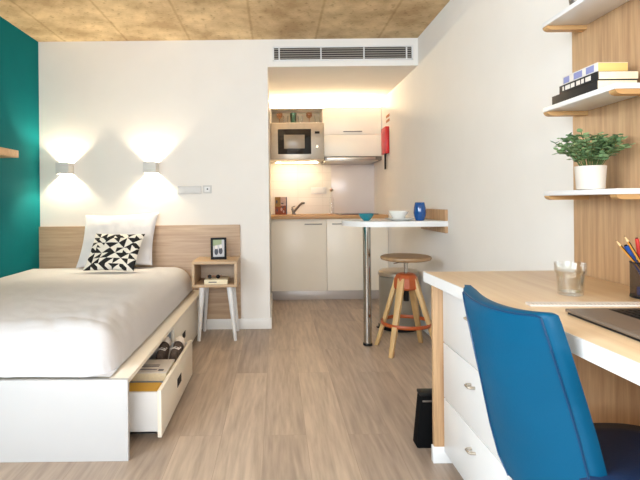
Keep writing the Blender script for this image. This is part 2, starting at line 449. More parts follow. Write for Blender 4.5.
# ------------------------------------------------------------------ the room
XL, XR, YF, YW, YK, ZC, ZS = -1.96, 1.19, -3.0, 3.986, 5.80, 2.40, 2.172
XB = -0.058
struct('floor', M().box(XL - .1, XR + .1, YF - .1, YK + .1, -0.1, 0, 0), MT['floor'])
struct('ceiling', M().box(XL - .1, XR + .1, YF - .1, YK + .1, ZC, ZC + .1, 0), MT['concrete'])
LW0, LW1, LZ0, LZ1 = -1.9, 0.9, 1.0, 2.36
wl = M(); wl.box(XL - .1, XL, LW1, YW, 0, ZC, 0); wl.box(XL - .1, XL, YF - .1, LW0, 0, ZC, 0)
wl.box(XL - .1, XL, LW0, LW1, 0, LZ0, 0); wl.box(XL - .1, XL, LW0, LW1, LZ1, ZC, 0)
struct('wall_left', wl, MT['teal'])
struct('wall_right', M().box(XR, XR + .1, YF - .1, YK + .1, 0, ZC, 0), MT['wall'])
struct('wall_back', M().box(XL - .1, XB, YW, YK + .1, 0, ZC, 0), MT['wall'])
struct('wall_kitchen', M().box(XB, XR, YK, YK + .1, 0, ZS, 0), MT['tile'])
struct('ceiling_soffit', M().box(XB, XR, YW, YK + .1, ZS, ZC, 0), MT['wall'])
wf = M(); WX0, WX1, WZ0, WZ1 = -1.75, 1.0, 0.90, 2.36
wf.box(XL, WX0, YF - .1, YF, 0, ZC, 0); wf.box(WX1, XR, YF - .1, YF, 0, ZC, 0)
wf.box(WX0, WX1, YF - .1, YF, 0, WZ0, 0); wf.box(WX0, WX1, YF - .1, YF, WZ1, ZC, 0)
struct('wall_front', wf, MT['wall'])
fr = M()
for x0, x1 in ((WX0, WX0 + .05), (-0.4, -0.35), (WX1 - .05, WX1)): fr.box(x0, x1, YF - .08, YF - .03, WZ0, WZ1, .004)
fr.box(WX0, WX1, YF - .08, YF - .03, WZ0, WZ0 + .05, .004); fr.box(WX0, WX1, YF - .08, YF - .03, WZ1 - .05, WZ1, .004)
struct('window_1', fr, MT['skirt'])
f2 = M()
for y0 in (LW0, -0.525, LW1 - .05): f2.box(XL - .08, XL - .03, y0, y0 + .05, LZ0, LZ1, .004)
f2.box(XL - .08, XL - .03, LW0, LW1, LZ0, LZ0 + .05, .004); f2.box(XL - .08, XL - .03, LW0, LW1, LZ1 - .05, LZ1, .004)
struct('window_2', f2, MT['skirt'])
struct('baseboard_back', M().box(-0.60, XB, YW - .014, YW, 0, 0.088, .003).box(XB, XB + .012, YW - .014, 5.1, 0, 0.088, .003), MT['skirt'])
struct('baseboard_right', M().box(XR - .012, XR, 1.95, 5.1, 0, 0.088, .003), MT['skirt'])

# ------------------------------------------------------------------ ventilation grille in the soffit
g = thing('air_vent', 'long white ventilation grille set in the wall above the kitchenette', 'vent', (0.5665, YW, 2.228))
ax0, ax1, az0, az1, ay = -0.003, 1.136, 2.228, 2.325, YW
M().box(ax0, ax1, ay - .004, ay, az0, az1, 0).build('backing', MT['vent'], g)
sl = M()
for k in range(5):
    z = az0 + .012 + k * (az1 - az0 - .024) / 4
    sl.hexa([(ax0, ay - .014, z - .005), (ax1, ay - .014, z - .005), (ax1, ay - .005, z + .001), (ax0, ay - .005, z + .001),
             (ax0, ay - .014, z - .001), (ax1, ay - .014, z - .001), (ax1, ay - .005, z + .005), (ax0, ay - .005, z + .005)])
sl.build('slats', MT['slat'], g)
f = M()
f.box(ax0 - .012, ax1 + .012, ay - .017, ay, az1, az1 + .01, .002); f.box(ax0 - .012, ax1 + .012, ay - .017, ay, az0 - .01, az0, .002)
f.box(ax0 - .012, ax0, ay - .017, ay, az0 - .01, az1 + .01, .002); f.box(ax1, ax1 + .012, ay - .017, ay, az0 - .01, az1 + .01, .002)
f.build('frame', MT['white'], g)
for x in (ax0 + .042, ax0 + .388, ax0 + .744, ax1 - .042):
    M().box(x - .005, x + .005, ay - .018, ay - .004, az0, az1, .001).build('divider', MT['white'], g)

# ------------------------------------------------------------------ bed
bed = thing('bed', 'white low bed frame along the teal wall with an open under-bed drawer', 'bed', (-1.28, 2.95, 0))
BX0, BX1, BY0, BY1 = -1.955, -0.612, 1.955, 3.95
M().box(BX0, BX1, BY0, BY0 + .022, 0.0, 0.332, .002).build('footboard', MT['bedwhite'], bed)
M().box(BX1 - .085, BX1, BY0 + .022, BY1, 0.312, 0.332, .002).build('side_rail', MT['cream'], bed)
M().box(BX0, BX1 - .085, BY0 + .022, BY1, 0.300, 0.326, .002).build('slat_base', MT['ticking'], bed)
M().box(BX1 - .03, BX1 - .012, 2.90, 2.925, 0.0, 0.312, .001).build('divider', MT['cream'], bed)
M().box(BX0, BX1 - .03, BY1 - .02, BY1, 0.0, 0.30, .001).build('head_panel', MT['cream'], bed)
def bed_drawer(xf, y0, y1, z0, z1, hz, ym):
    """drawer whose front face sits at xf; the box runs back under the bed"""
    dr = M().box(xf - .018, xf, y0, y1, z0, z1, .002).build('drawer', [MT['cream']], bed)
    b = M()
    b.box(xf - .50, xf - .018, y0 + .012, y0 + .026, z0 + .012, z1 - .012, .001)
    b.box(xf - .50, xf - .018, y1 - .026, y1 - .012, z0 + .012, z1 - .012, .001)
    b.box(xf - .50, xf - .018, y0 + .012, y1 - .012, z0 + .012, z0 + .022, .001)
    b.box(xf - .50, xf - .486, y0 + .012, y1 - .012, z0 + .012, z1 - .012, .001)
    b.build('drawer_box', MT['white'], dr)
    M().box(xf - .003, xf + .0015, ym - .05, ym + .05, hz - .022, hz + .022, .0014).build('handle_hole_shade', MT['dark'], dr)  # solid dark block on the front, its colour standing for shade inside a hole
    return dr
bed_drawer(-0.512, 2.105, 2.885, 0.022, 0.228, 0.130, 2.495)
bed_drawer(-0.625, 2.93, 3.76, 0.022, 0.300, 0.165, 3.21)

mt = M().box(BX0 + .04, -0.712, 2.06, 3.87, 0.3325, 0.372, .018, 4)
tag(mt.build('mattress', MT['ticking']), 'cream mattress in the bed frame, its edge showing below the white cover', 'mattress')

DX0, DX1, DY0, DY1, DZ0, DZ1 = -1.952, -0.682, 1.966, 3.93, 0.340, 0.535
def duvet(u, v):
    x = DX0 + (DX1 - DX0) * (1 - (1 - u) ** 1.7)
    y = DY0 + (DY1 - DY0) * (v ** 1.7)
    def prof(d, r, p=2.6):
        t = min(max(d / r, 0), 1); return (1 - (1 - t) ** p) ** (1 / p)
    dx = DX1 - x; dy = y - DY0
    r = .17
    # rounded corner: combined distance
    ex = max(0, 1 - dx / r); ey = max(0, 1 - dy / (r * 1.15))
    e = min(1, (ex ** 2.6 + ey ** 2.6) ** (1 / 2.6))
    h = (1 - e ** 2.6) ** (1 / 2.6)
    h *= prof(DY1 - y, .09)
    z = DZ0 + (DZ1 - DZ0) * h
    crown = .018 * math.sin(PI * min(1, (x - DX0) / (DX1 - DX0))) * math.sin(PI * min(1, dy / (DY1 - DY0)))
    foot = math.exp(-dy / .38)
    side = math.exp(-dx / .2)
    n = noise.noise(Vector((x * 2.1, y * 1.0, 0.3))) * .007
    w = abs(noise.noise(Vector((x * 5.0 + y * 3.5, y * 7 - x * 2, 2.2))))
    w2 = abs(noise.noise(Vector((x * 12 + y * 4, y * 5 - x * 3, 5.2))))
    n += (.020 * foot + .001) * (w - .25) + (.010 * foot + .0005 + .004 * side) * (w2 - .25)
    z += (crown + n) * h
    # edges tuck in a little below the bulge
    tuck = (1 - h) ** 2
    return (x - .006 * tuck * (1 if dx < r else 0) + n * .5 * (1 - h) * (dx < r), y + .006 * tuck * (1 if dy < r else 0) - n * .8 * (1 - h) * (dy < r), z)
dv = M().sheet(duvet, 90, 130)
tag(dv.build('bed_cover', MT['bedding'], smooth=70), 'smooth white cotton cover spread over the mattress', 'bedding')

def cushion(name, mat, label, cat, cb, ct, w, T, rot, uv=False, nick=.07):
    """stuffed square leaning from bottom centre cb up to top centre ct"""
    cb = Vector(cb); ct = Vector(ct); up = (ct - cb); h = up.length; up.normalize()
    ax = Vector((1, 0, 0)); q = Quaternion((0, -1, 0), rot)
    nrm = ax.cross(up).normalized(); c = (cb + ct) / 2
    def side(sg):
        def fn(u, v):
            a = 2 * u - 1; b = 2 * v - 1
            x = a * (1 - nick * (1 - b * b)) * w / 2; y = b * (1 - nick * (1 - a * a)) * h / 2
            t = T * max(0, (1 - a * a) * (1 - b * b)) ** .42
            wr = noise.noise(Vector((a * 2.2, b * 2.2, sg * 3 + w * 9))) * .010 + noise.noise(Vector((a * 6, b * 3, w * 5))) * .004
            t = t + wr * min(1, t / (T * .4))
            p = ax * x + up * y
            p = Quaternion(nrm, rot) @ p
            return c + p + nrm * sg * t
        return fn
    m = M().sheet(side(1), 44, 44, back=side(-1), uv=uv)
    return tag(m.build(name, mat, smooth=80), label, cat)
cushion('pillow', MT['bedding'], 'large square white pillow leaning against the wooden headboard', 'pillow', (-1.282, 3.765, 0.556), (-1.252, 3.925, 0.968), 0.60, .068, 0.03)
cushion('throw_cushion', MT['cushion'], 'small cushion with a black and white triangle pattern in front of the white pillow', 'cushion', (-1.232, 3.52, 0.556), (-1.186, 3.645, 0.822), 0.375, .05, -0.02, True, .05)

hb = M().box(XL + .002, -0.30, 3.958, YW - .001, 0.09, 0.866, .002)
tag(hb.build('headboard', MT['headboard']), 'long grey-oak headboard panel on the wall behind bed and nightstand', 'headboard')

# things in the open drawer
def rounded(x0, x1, y0, y1, z0, z1, b): return M().box(x0, x1, y0, y1, z0, z1, b, 3)
Z0 = 0.046
tag(rounded(-0.80, -0.535, 2.14, 2.315, Z0, 0.196, .03).build('storage_pouch', MT['yellow']), 'yellow pouch at the near end of the open bed drawer', 'pouch')
zz = Z0
mags = [('white magazine lying under the rest of the stack in the drawer', .048, 'pale', 0), ('magazine with a dark cover in the middle of the drawer stack', .046, 'greyprint', .012),
        ('pale blue magazine lying second from the top of the drawer stack', .046, 'lightblue', -.008), ('white magazine on top of the stack in the open drawer', .045, 'pale', .005)]
for lab, th, mk, dx in mags:
    t = thing('magazine', lab, 'magazine', (-0.66 + dx, 2.42, zz), 'magazines in the bed drawer')
    M().box(-0.785 + dx, -0.545 + dx, 2.325, 2.515, zz, zz + th - .006, .002).build('pages', MT['paper'], t)
    M().box(-0.787 + dx, -0.543 + dx, 2.323, 2.517, zz + th - .006, zz + th - .001, .001).build('cover', MT[mk], t)
    if mk == 'pale':
        c = M()
        for k, (a, b) in enumerate(((.02, .05), (.065, .075), (.085, .16))):
            c.box(-0.775 + dx + a * .4, -0.60 + dx, 2.34 + a, 2.34 + a + .006, zz + th - .001, zz + th + .0002, 0)
        c.box(-0.59 + dx, -0.565 + dx, 2.345, 2.365, zz + th - .001, zz + th + .0002, 0)
        c.build('printed_lines', MT['pdark'], t)
    zz += th + .0005
tag(rounded(-0.86, -0.537, 2.535, 2.852, 0.0458, 0.094, .015).build('folded_blanket', MT['felt']), 'dark grey-brown folded blanket under the shoes in the open bed drawer', 'blanket')
def shoe(loc, rz, tilt, label):
    t = thing('shoe', label, 'shoe', loc, 'shoes in the bed drawer')
    def prof(s):  # along the length 0 heel .. 1 toe: half width, height
        wv = .020 + .007 * math.sin(PI * min(1, s * 1.05)) + .004 * s
        hv = .095 - .058 * max(0, (s - .35) / .65) ** .8 if s > .35 else .095
        if s > .94: wv *= math.sqrt(max(.02, 1 - ((s - .94) / .06) ** 2)); hv *= math.sqrt(max(.1, 1 - ((s - .94) / .06) ** 2))
        if s < .06: wv *= math.sqrt(max(.05, 1 - ((.06 - s) / .06) ** 2))
        return wv, hv
    def up(u, v):
        w_, h_ = prof(v); a = PI * u
        return Vector(loc) + Vector((-w_ * math.cos(a) * 1.0, v * .27 - .135, .018 + h_ * math.sin(a) ** .7))
    def dn(u, v):
        w_, h_ = prof(v); return Vector(loc) + Vector((-w_ * math.cos(PI * u), v * .27 - .135, .012))
    M().sheet(up, 18, 30, back=dn).build('upper', MT['felt'], t, 80)
    def so(u, v):
        w_, h_ = prof(v); return Vector(loc) + Vector((-(w_ + .004) * math.cos(PI * u), v * .276 - .138, .018))
    def sb(u, v):
        w_, h_ = prof(v); return Vector(loc) + Vector((-(w_ + .003) * math.cos(PI * u), v * .276 - .138, 0))
    M().sheet(so, 14, 30, back=sb).build('sole', MT['rubber'], t)
    def cap(u, v):
        vv = .74 + .26 * v; w_, h_ = prof(vv); a = PI * u
        return Vector(loc) + Vector((-(w_ + .004) * math.cos(a), vv * .274 - .135, .016 + (h_ + .005) * math.sin(a) ** .7))
    M().sheet(cap, 16, 14).build('toe_cap', MT['rubber'], t, 80)
    lc = M()
    for k in range(3):
        yy = -.02 + k * .022
        lc.tube([Vector(loc) + Vector((x * .026, yy, .018 + .090 - k * .014 - abs(x) * .012)) for x in (-1, -.5, 0, .5, 1)], .003, 6)
    lc.build('laces', MT['rubber'], t)
    t.rotation_euler = (tilt, 0, rz)
    return t
shoe((-0.642, 2.690, 0.168), 0.04, math.radians(28), 'grey-brown shoe with white toe cap tipped up beside the magazines')
shoe((-0.569, 2.712, 0.164), 0.0, math.radians(26), 'grey-brown shoe with its white toe against the far corner of the drawer')

# ------------------------------------------------------------------ wall lamps
def sconce(x):
    zc = 1.342; y1 = YW
    t = thing('wall_sconce', '', 'lamp', (x, y1, zc - .046), 'up-and-down wall lamps over the bed')
    hs = M()
    hs.box(x - .053, x + .053, y1 - .105, y1 - .099, zc - .046, zc + .046, .001)
    hs.box(x - .053, x - .048, y1 - .099, y1, zc - .046, zc + .046, .001)
    hs.box(x + .048, x + .053, y1 - .099, y1, zc - .046, zc + .046, .001)
    hs.build('housing', MT['sconce'], t)
    M().box(x - .03, x + .03, y1 - .012, y1, zc - .03, zc + .03, .002).build('wall_mount', MT['white'], t)
    return t
s1 = sconce(-1.728); s1['label'] = 'white box wall lamp beside the teal wall, washing light up and down'
s2 = dup(s1, (-1.020, YW, 1.296), 'white box wall lamp above the right end of the pillow')
for x in (-1.728, -1.020):
    l = bpy.data.lights.new('sconce_bulb', 'POINT'); l.energy = 15.0; l.color = (1.0, 0.84, 0.60); l.shadow_soft_size = .010
    o = bpy.data.objects.new('sconce_bulb', l); COL.objects.link(o); o.location = (x, YW - .05, 1.342)

p = thing('socket_plate', 'wide white three-gang socket plate on the wall beside the right wall lamp', 'socket', (-0.71, YW, 1.125))
M().box(-0.815, -0.618, YW - .010, YW, 1.122, 1.190, .003).build('plate', MT['plate'], p)
for k in range(3): M().cyl((-0.782 + k * .066, YW - .0115, 1.156), (-0.782 + k * .066, YW - .009, 1.156), .024).build('socket', MT['plate'], p)
p = thing('light_switch', 'small square white switch with a dark dot right of the socket plate', 'switch', (-0.565, YW, 1.135))
M().box(-0.606, -0.532, YW - .010, YW, 1.128, 1.194, .003).build('plate', MT['plate'], p)
M().box(-0.592, -0.546, YW - .014, YW - .009, 1.140, 1.182, .002).build('rocker', MT['white'], p)
M().cyl((-0.566, YW - .016, 1.163), (-0.566, YW - .013, 1.163), .007).build('indicator', MT['pdark'], p)

ws = M().box(XL, -1.765, 2.1, 3.30, 1.372, 1.422, .003)
tag(ws.build('wall_shelf', MT['honey']), 'honey-coloured wooden shelf fixed on the teal wall', 'shelf')

# ------------------------------------------------------------------ nightstand
ns = thing('nightstand', 'small oak box nightstand on four white splayed legs beside the bed', 'nightstand', (-0.468, 3.78, 0))
nx0, nx1, ny0, ny1, nz0, nz1 = -0.640, -0.300, 3.61, 3.95, 0.412, 0.606
c = M(); th = .020
c.box(nx0, nx1, ny0, ny1, nz1 - th, nz1, .002); c.box(nx0, nx1, ny0, ny1, nz0, nz0 + th, .002)
c.box(nx0, nx0 + th, ny0, ny1, nz0 + th, nz1 - th, .001); c.box(nx1 - th, nx1, ny0, ny1, nz0 + th, nz1 - th, .001)
c.build('box', MT['oak_x'], ns)
M().box(nx0 + th, nx1 - th, ny1 - .012, ny1 - .002, nz0 + th, nz1 - th, 0).build('back_panel', MT['headboard'], ns)
for tx, ty, fx, fy in ((-.570, 3.665, -.596, 3.648), (-.362, 3.665, -.318, 3.648), (-.570, 3.90, -.596, 3.925), (-.362, 3.90, -.322, 3.925)):
    M().cyl((fx, fy, 0), (tx, ty, nz0), .0125, .023).build('leg', MT['white'], ns)
b = thing('book', 'cream paperback lying in the open nightstand compartment', 'book', (-0.46, 3.72, nz0 + th))
bz = nz0 + th + .0006
M().box(-0.545, -0.376, 3.63, 3.80, bz + .003, bz + .032, .001).build('pages', MT['paper'], b)
cv = M().box(-0.548, -0.373, 3.626, 3.803, bz, bz + .003, .0005).box(-0.548, -0.373, 3.626, 3.803, bz + .032, bz + .035, .0005).box(-0.548, -0.373, 3.622, 3.627, bz, bz + .035, .001)
cv.build('cover', MT['paper'], b)
M().box(-0.515, -0.455, 3.6208, 3.6222, bz + .014, bz + .021, 0).build('spine_lettering', MT['pdark'], b)
sg = thing('sunglasses', 'dark brown sunglasses lying on the book in the nightstand', 'sunglasses', (-0.47, 3.70, bz + .035))
gz = bz + .036
for x in (-.512, -.448):
    M().lathe([(.001, -.002), (.0145, -.002), (.016, 0), (.0145, .002), (.001, .002)], (x, 3.665, gz + .0165), 20, 0, Matrix.Rotation(PI / 2, 3, 'X')).build('lens', MT['gloss'], sg)
M().tube([(-.497, 3.664, gz + .019), (-.48, 3.662, gz + .023), (-.463, 3.664, gz + .019)], .0025, 8).build('bridge', MT['print_b'], sg)
for sx in (-.529, -.431): M().tube([(sx, 3.667, gz + .021), (sx, 3.74, gz + .018), (sx, 3.785, gz + .006)], .0025, 8).build('temple', MT['print_b'], sg)

pf = thing('photo_frame', 'black framed photograph of two people standing on the nightstand', 'picture frame', (-0.452, 3.76, nz1))
fx0, fx1, fz0, fz1, fy = -0.515, -0.392, nz1, nz1 + .170, 3.76
f = M()
f.box(fx0, fx1, fy - .008, fy + .008, fz0, fz0 + .020, .001); f.box(fx0, fx1, fy - .008, fy + .008, fz1 - .016, fz1, .001)
f.box(fx0, fx0 + .017, fy - .008, fy + .008, fz0 + .020, fz1 - .016, .001); f.box(fx1 - .017, fx1, fy - .008, fy + .008, fz0 + .020, fz1 - .016, .001)
f.build('frame', MT['black'], pf)
M().box(fx0 + .017, fx1 - .017, fy + .001, fy + .006, fz0 + .020, fz1 - .016, 0).build('back_board', MT['black'], pf)
ph = M()
def disc(m, cx, cz, rx, rz, y, mi, n=20): m._add([(cx + rx * math.cos(2 * PI * k / n), y, cz + rz * math.sin(2 * PI * k / n)) for k in range(n)], [tuple(range(n))], mi)
x0, x1, z0, z1 = fx0 + .017, fx1 - .017, fz0 + .020, fz1 - .016
xm = (x0 + x1) / 2
ph._add([(x0, fy, z0), (x1, fy, z0), (x1, fy, z1), (x0, fy, z1)], [(0, 1, 2, 3)], 0)
ph._add([(x0, fy - .0004, z1 - .05), (x1 - .02, fy - .0004, z1 - .035), (x1 - .02, fy - .0004, z1), (x0, fy - .0004, z1)], [(0, 1, 2, 3)], 1)
for cx, zt in ((xm - .018, z0 + .075), (xm + .016, z0 + .080)):
    disc(ph, cx, zt, .011, .015, fy - .001, 3); disc(ph, cx, zt - .035, .015, .026, fy - .0007, 2)
ph.build('photograph', [MT['pgrey'], MT['pgreen'], MT['pdark'], MT['pskin']], pf)
M().hexa([(xm - .02, fy + .008, fz0 + .004), (xm + .02, fy + .008, fz0 + .004), (xm + .02, fy + .075, fz0), (xm - .02, fy + .075, fz0),
          (xm - .02, fy + .008, fz0 + .11), (xm + .02, fy + .008, fz0 + .11), (xm + .02, fy + .011, fz0 + .11), (xm - .02, fy + .011, fz0 + .11)]).build('stand', MT['black'], pf)
pf.rotation_euler = (math.radians(0), 0, math.radians(8))

# ------------------------------------------------------------------ kitchen
KF = 5.10; KS = 0.534
def base_cabinet(x0, x1, hx0, hx1, label):
    t = thing('base_cabinet', label, 'cabinet', ((x0 + x1) / 2, 5.45, 0.10), 'base cabinets under the worktop')
    M().box(x0, x1, KF + .019, YK - .01, 0.10, 0.864, .001).build('body', MT['cream'], t)
    d = M().box(x0 + .0015, x1 - .0015, KF, KF + .018, 0.102, 0.845, .0015).build('door', MT['cream'], t)
    h = M(); h.box(hx0, hx1, KF - .020, KF - .010, 0.806, 0.816, .002); h.box(hx0 + .01, hx0 + .02, KF - .012, KF, 0.807, 0.815, .001); h.box(hx1 - .02, hx1 - .01, KF - .012, KF, 0.807, 0.815, .001)
    h.build('handle', MT['gun'], d)
    return t
base_cabinet(XB + .002, KS, 0.300, 0.485, 'cream base cabinet beside the nightstand wall, under the tap')
base_cabinet(KS + .001, XR - .002, 0.592, 0.777, 'cream base cabinet behind the steel bar table post')
tag(M().box(XB + .002, XR - .002, KF + .05, KF + .066, 0, 0.098, .001).build('plinth', MT['plinth']), 'grey metallic plinth along the floor under the base cabinets', 'plinth')
tag(M().box(XB + .001, XR - .001, KF - .022, YK - .001, 0.866, 0.902, .003).build('worktop', MT['worktop']), 'oak worktop running over both base cabinets', 'worktop')
tag(M().box(0.70, 1.12, 5.25, 5.70, 0.9025, 0.910, .002).build('hob', MT['hob']), 'dark glass hob set on the worktop below the hood', 'hob')
tag(M().box(0.668, XR - .001, YK - .006, YK, 0.903, 1.545, .001).build('splashback', MT['splash']), 'pale grey splashback panel behind the hob', 'splashback')

# tap
t = thing('kitchen_tap', 'steel mixer tap with a slanting spout on the worktop', 'tap', (0.19, 5.55, 0.9025))
M().cyl((.205, 5.55, .9025), (.205, 5.55, .915), .026).build('base', MT['gun'], t)
M().cyl((.205, 5.55, .914), (.185, 5.55, .975), .016, .014).build('body', MT['gun'], t)
M().tube([(.205, 5.55, .93), (.24, 5.53, .975), (.275, 5.50, 1.015), (.30, 5.47, 1.035), (.318, 5.45, 1.034)], [.013, .013, .012, .012, .013]).build('spout', MT['gun'], t)
M().tube([(.185, 5.55, .972), (.182, 5.54, .985), (.215, 5.52, 1.0)], .006).build('lever', MT['gun'], t)
# patterned cookbook
t = thing('recipe_book', 'patterned brown recipe book standing on the worktop by the wall corner', 'book', (0.058, 5.61, 0.9025))
bx0, bx1, bz0, bz1, by = -.012, .128, .9025, 1.108, 5.60
M().box(bx0 + .002, bx1 - .002, by + .004, by + .020, bz0 + .002, bz1 - .002, .001).build('pages', MT['paper'], t)
cv = M(); cv.box(bx0, bx0 + .065, by, by + .004, bz0 + .09, bz1, 0); cv.box(bx0, bx0 + .065, by, by + .004, bz0, bz0 + .09, 0, mi=1)
cv.box(bx0 + .065, bx1 - .012, by, by + .004, bz0 + .105, bz1, 0, mi=2); cv.box(bx0 + .065, bx1 - .012, by, by + .004, bz0, bz0 + .105, 0, mi=1); cv.box(bx1 - .012, bx1, by, by + .004, bz0, bz1, 0, mi=3)
for (px, pz, w, h, mi) in ((.075, .06, .018, .03, 2), (.10, .035, .014, .024, 2), (.09, .085, .02, .016, 3), (.02, .15, .016, .03, 3), (.085, .13, .022, .012, 3), (.025, .05, .012, .03, 3)):
    disc(cv, bx0 + px, bz0 + pz, w * .7, h * .7, by - .0006, mi, 7)
cv.build('front_cover', [MT['print_a'], MT['print_b'], MT['print_c'], MT['pdark']], t)
M().box(bx0, bx1, by + .020, by + .023, bz0, bz1, .0005).build('back_cover', MT['print_b'], t)
# bottle
t = thing('glass_bottle', 'tall clear glass bottle with a stopper on the worktop', 'bottle', (0.648, 5.60, 0.9025))
M().lathe([(.020, 0), (.030, .003), (.031, .02), (.030, .14), (.024, .18), (.011, .215), (.010, .255), (.0125, .257), (.0125, .264)], (.648, 5.60, .9025), 28).build('body', MT['glass'], t)
M().lathe([(.009, .262), (.012, .266), (.019, .276), (.020, .287), (.012, .298), (.001, .300)], (.648, 5.60, .9025), 20).build('stopper', MT['steel'], t)
# backsplash socket
t = thing('double_socket', 'white double socket on the tiled wall behind the worktop', 'socket', (0.512, YK, 1.14))
M().box(.425, .600, YK - .010, YK, 1.142, 1.222, .003).build('plate', MT['white'], t)
for k in range(2): M().cyl((.470 + k * .085, YK - .0115, 1.182), (.470 + k * .085, YK - .009, 1.182), .026).build('socket', MT['white'], t)

# wall cabinets
UF = 5.36; UX0, UXS, UX1 = XB + .002, 0.545, 1.188
t = thing('microwave_cabinet', 'pale wall cabinet at left with an open glass niche above the microwave', 'cabinet', (0.25, 5.58, 1.52))
c = M()
c.box(UX0, UX0 + .016, UF, YK - .005, 1.52, 2.104, .001); c.box(UXS - .016, UXS, UF, YK - .005, 1.52, 2.104, .001)
c.box(UX0, UXS, UF, YK - .005, 2.088, 2.104, .001); c.box(UX0 + .016, UXS - .016, UF, YK - .005, 1.918, 1.934, .001); c.box(UX0 + .016, UXS - .016, UF, YK - .005, 1.52, 1.534, .001)
c.build('body', MT['cream'], t)
M().box(UX0 + .016, UXS - .016, YK - .17, YK - .16, 1.934, 2.088, 0).build('niche_back', MT['tan'], t)
t = thing('microwave', 'built-in steel microwave with a dark glass door', 'microwave', (0.25, 5.5, 1.5355))
mx0, mx1, mz0, mz1, my = UX0 + .018, UXS - .018, 1.536, 1.916, UF - .018
M().box(mx0, mx1, UF + .001, YK - .12, mz0, mz1, .002).build('body', MT['black'], t)
f = M(); f.box(UX0 + .002, UXS - .003, my, UF - .001, 1.524, 1.926, .003); f.build('front_frame', MT['steel'], t)
d = M().box(0.028, 0.398, my - .012, my - .0005, 1.580, 1.858, .004).build('door', MT['gloss'], t)
M().box(0.095, 0.325, my - .0135, my - .0115, 1.642, 1.795, .0005).build('door_window', MT['mid'], d)
M().box(0.440, 0.492, my - .0015, my - .0002, 1.806, 1.832, 0).build('display', MT['gloss'], t)
kn = M().cyl((.462, my - .022, 1.660), (.462, my - .0005, 1.660), .019).build('knob', MT['chrome'], t)
M().cyl((.462, my - .0235, 1.660), (.462, my - .0215, 1.660), .010).build('knob_light', MT['spark'], kn)
# glasses in the niche
gz = 1.9345; gy = 5.43
t = thing('tumbler', 'dark green glass tumbler in the niche above the microwave', 'glass', (.205, gy, gz), 'glassware in the niche above the microwave')
M().lathe([(.026, 0), (.029, .004), (.039, .118), (.036, .118), (.027, .008), (.001, .008)], (.205, gy, gz), 24).build('cup', MT['greenglass'], t)
def tumbler(x, label):
    o = M().lathe([(.024, 0), (.027, .003), (.032, .088), (.030, .088), (.025, .006), (.001, .006)], (x, gy, gz), 24).build('tumbler', MT['glass'])
    return tag(o, label, 'glass', 'glassware in the niche above the microwave')
tumbler(.120, 'clear tumbler left of the green glass above the microwave')
tumbler(.285, 'clear tumbler next right of the green glass above the microwave')
tumbler(.475, 'clear tumbler at the right end of the niche above the microwave')
def goblet(x, mk, label):
    t = thing('wine_glass', label, 'glass', (x, gy, gz), 'glassware in the niche above the microwave')
    M().lathe([(.030, 0), (.030, .003), (.006, .006), (.0045, .012)], (x, gy, gz), 24).build('foot', MT[mk], t)
    M().cyl((x, gy, gz + .010), (x, gy, gz + .055), .0045).build('stem', MT[mk], t)
    M().lathe([(.005, .054), (.024, .066), (.036, .088), (.034, .120), (.032, .120), (.034, .088), (.022, .069), (.001, .059)], (x, gy, gz), 24).build('bowl', MT[mk], t)
goblet(.050, 'amber', 'amber stemmed glass at the left end of the niche')
goblet(.385, 'amber', 'amber stemmed glass right of the green tumbler in the niche')

t = thing('wall_cabinet', 'cream wall cabinet with two lift-up doors over the hood', 'cabinet', (0.86, 5.58, 1.55))
M().box(UXS + .001, UX1, UF + .019, YK - .007, 1.552, 2.104, .001).build('body', MT['cream'], t)
d = M().box(UXS + .002, UX1 - .002, UF, UF + .018, 1.796, 2.104, .0015).build('door', MT['cream'], t)
h = M(); h.box(.758, .968, UF - .018, UF - .009, 1.822, 1.832, .002); h.box(.768, .778, UF - .011, UF, 1.823, 1.831, .001); h.box(.948, .958, UF - .011, UF, 1.823, 1.831, .001)
h.build('handle', MT['gun'], d)
M().box(UXS + .002, UX1 - .002, UF, UF + .018, 1.552, 1.791, .0015).build('door', MT['cream'], t)

t = thing('cooker_hood', 'slim steel cooker hood under the cream wall cabinet', 'cooker hood', (0.86, 5.5, 1.49))
M().box(UXS + .006, UX1 - .008, UF - .015, YK - .01, 1.505, 1.548, .003).build('body', MT['gun'], t)
M().box(UXS + .030, UX1 - .075, UF - .019, UF - .0155, 1.512, 1.542, .001).build('front_panel', MT['steel'], t)
M().box(UXS + .006, UX1 - .06, UF - .07, YK - .02, 1.496, 1.504, .002).build('pull_out_visor', MT['steel'], t)

# LED strips
t = thing('cove_light', 'warm LED strip lying on top of the wall cabinets', 'light strip', (0.57, 5.42, 2.1045))
M().box(UX0 + .01, UX1 - .01, 5.39, 5.415, 2.1045, 2.110, .001).build('channel', MT['white'], t)
M().box(UX0 + .012, UX1 - .012, 5.393, 5.412, 2.110, 2.113, 0).build('diffuser', MT['led'], t)
t = thing('cabinet_light', 'warm light bar under the microwave cabinet lighting the tiles', 'light strip', (0.24, 5.70, 1.51))
M().box(.0, .50, 5.60, 5.635, 1.509, 1.5195, .001).build('channel', MT['white'], t)
M().box(.004, .496, 5.604, 5.631, 1.506, 1.509, 0).build('diffuser', MT['led2'], t)
M().box(.23, .27, 5.598, 5.637, 1.512, 1.5198, .001).build('mounting_clip', MT['white'], t)

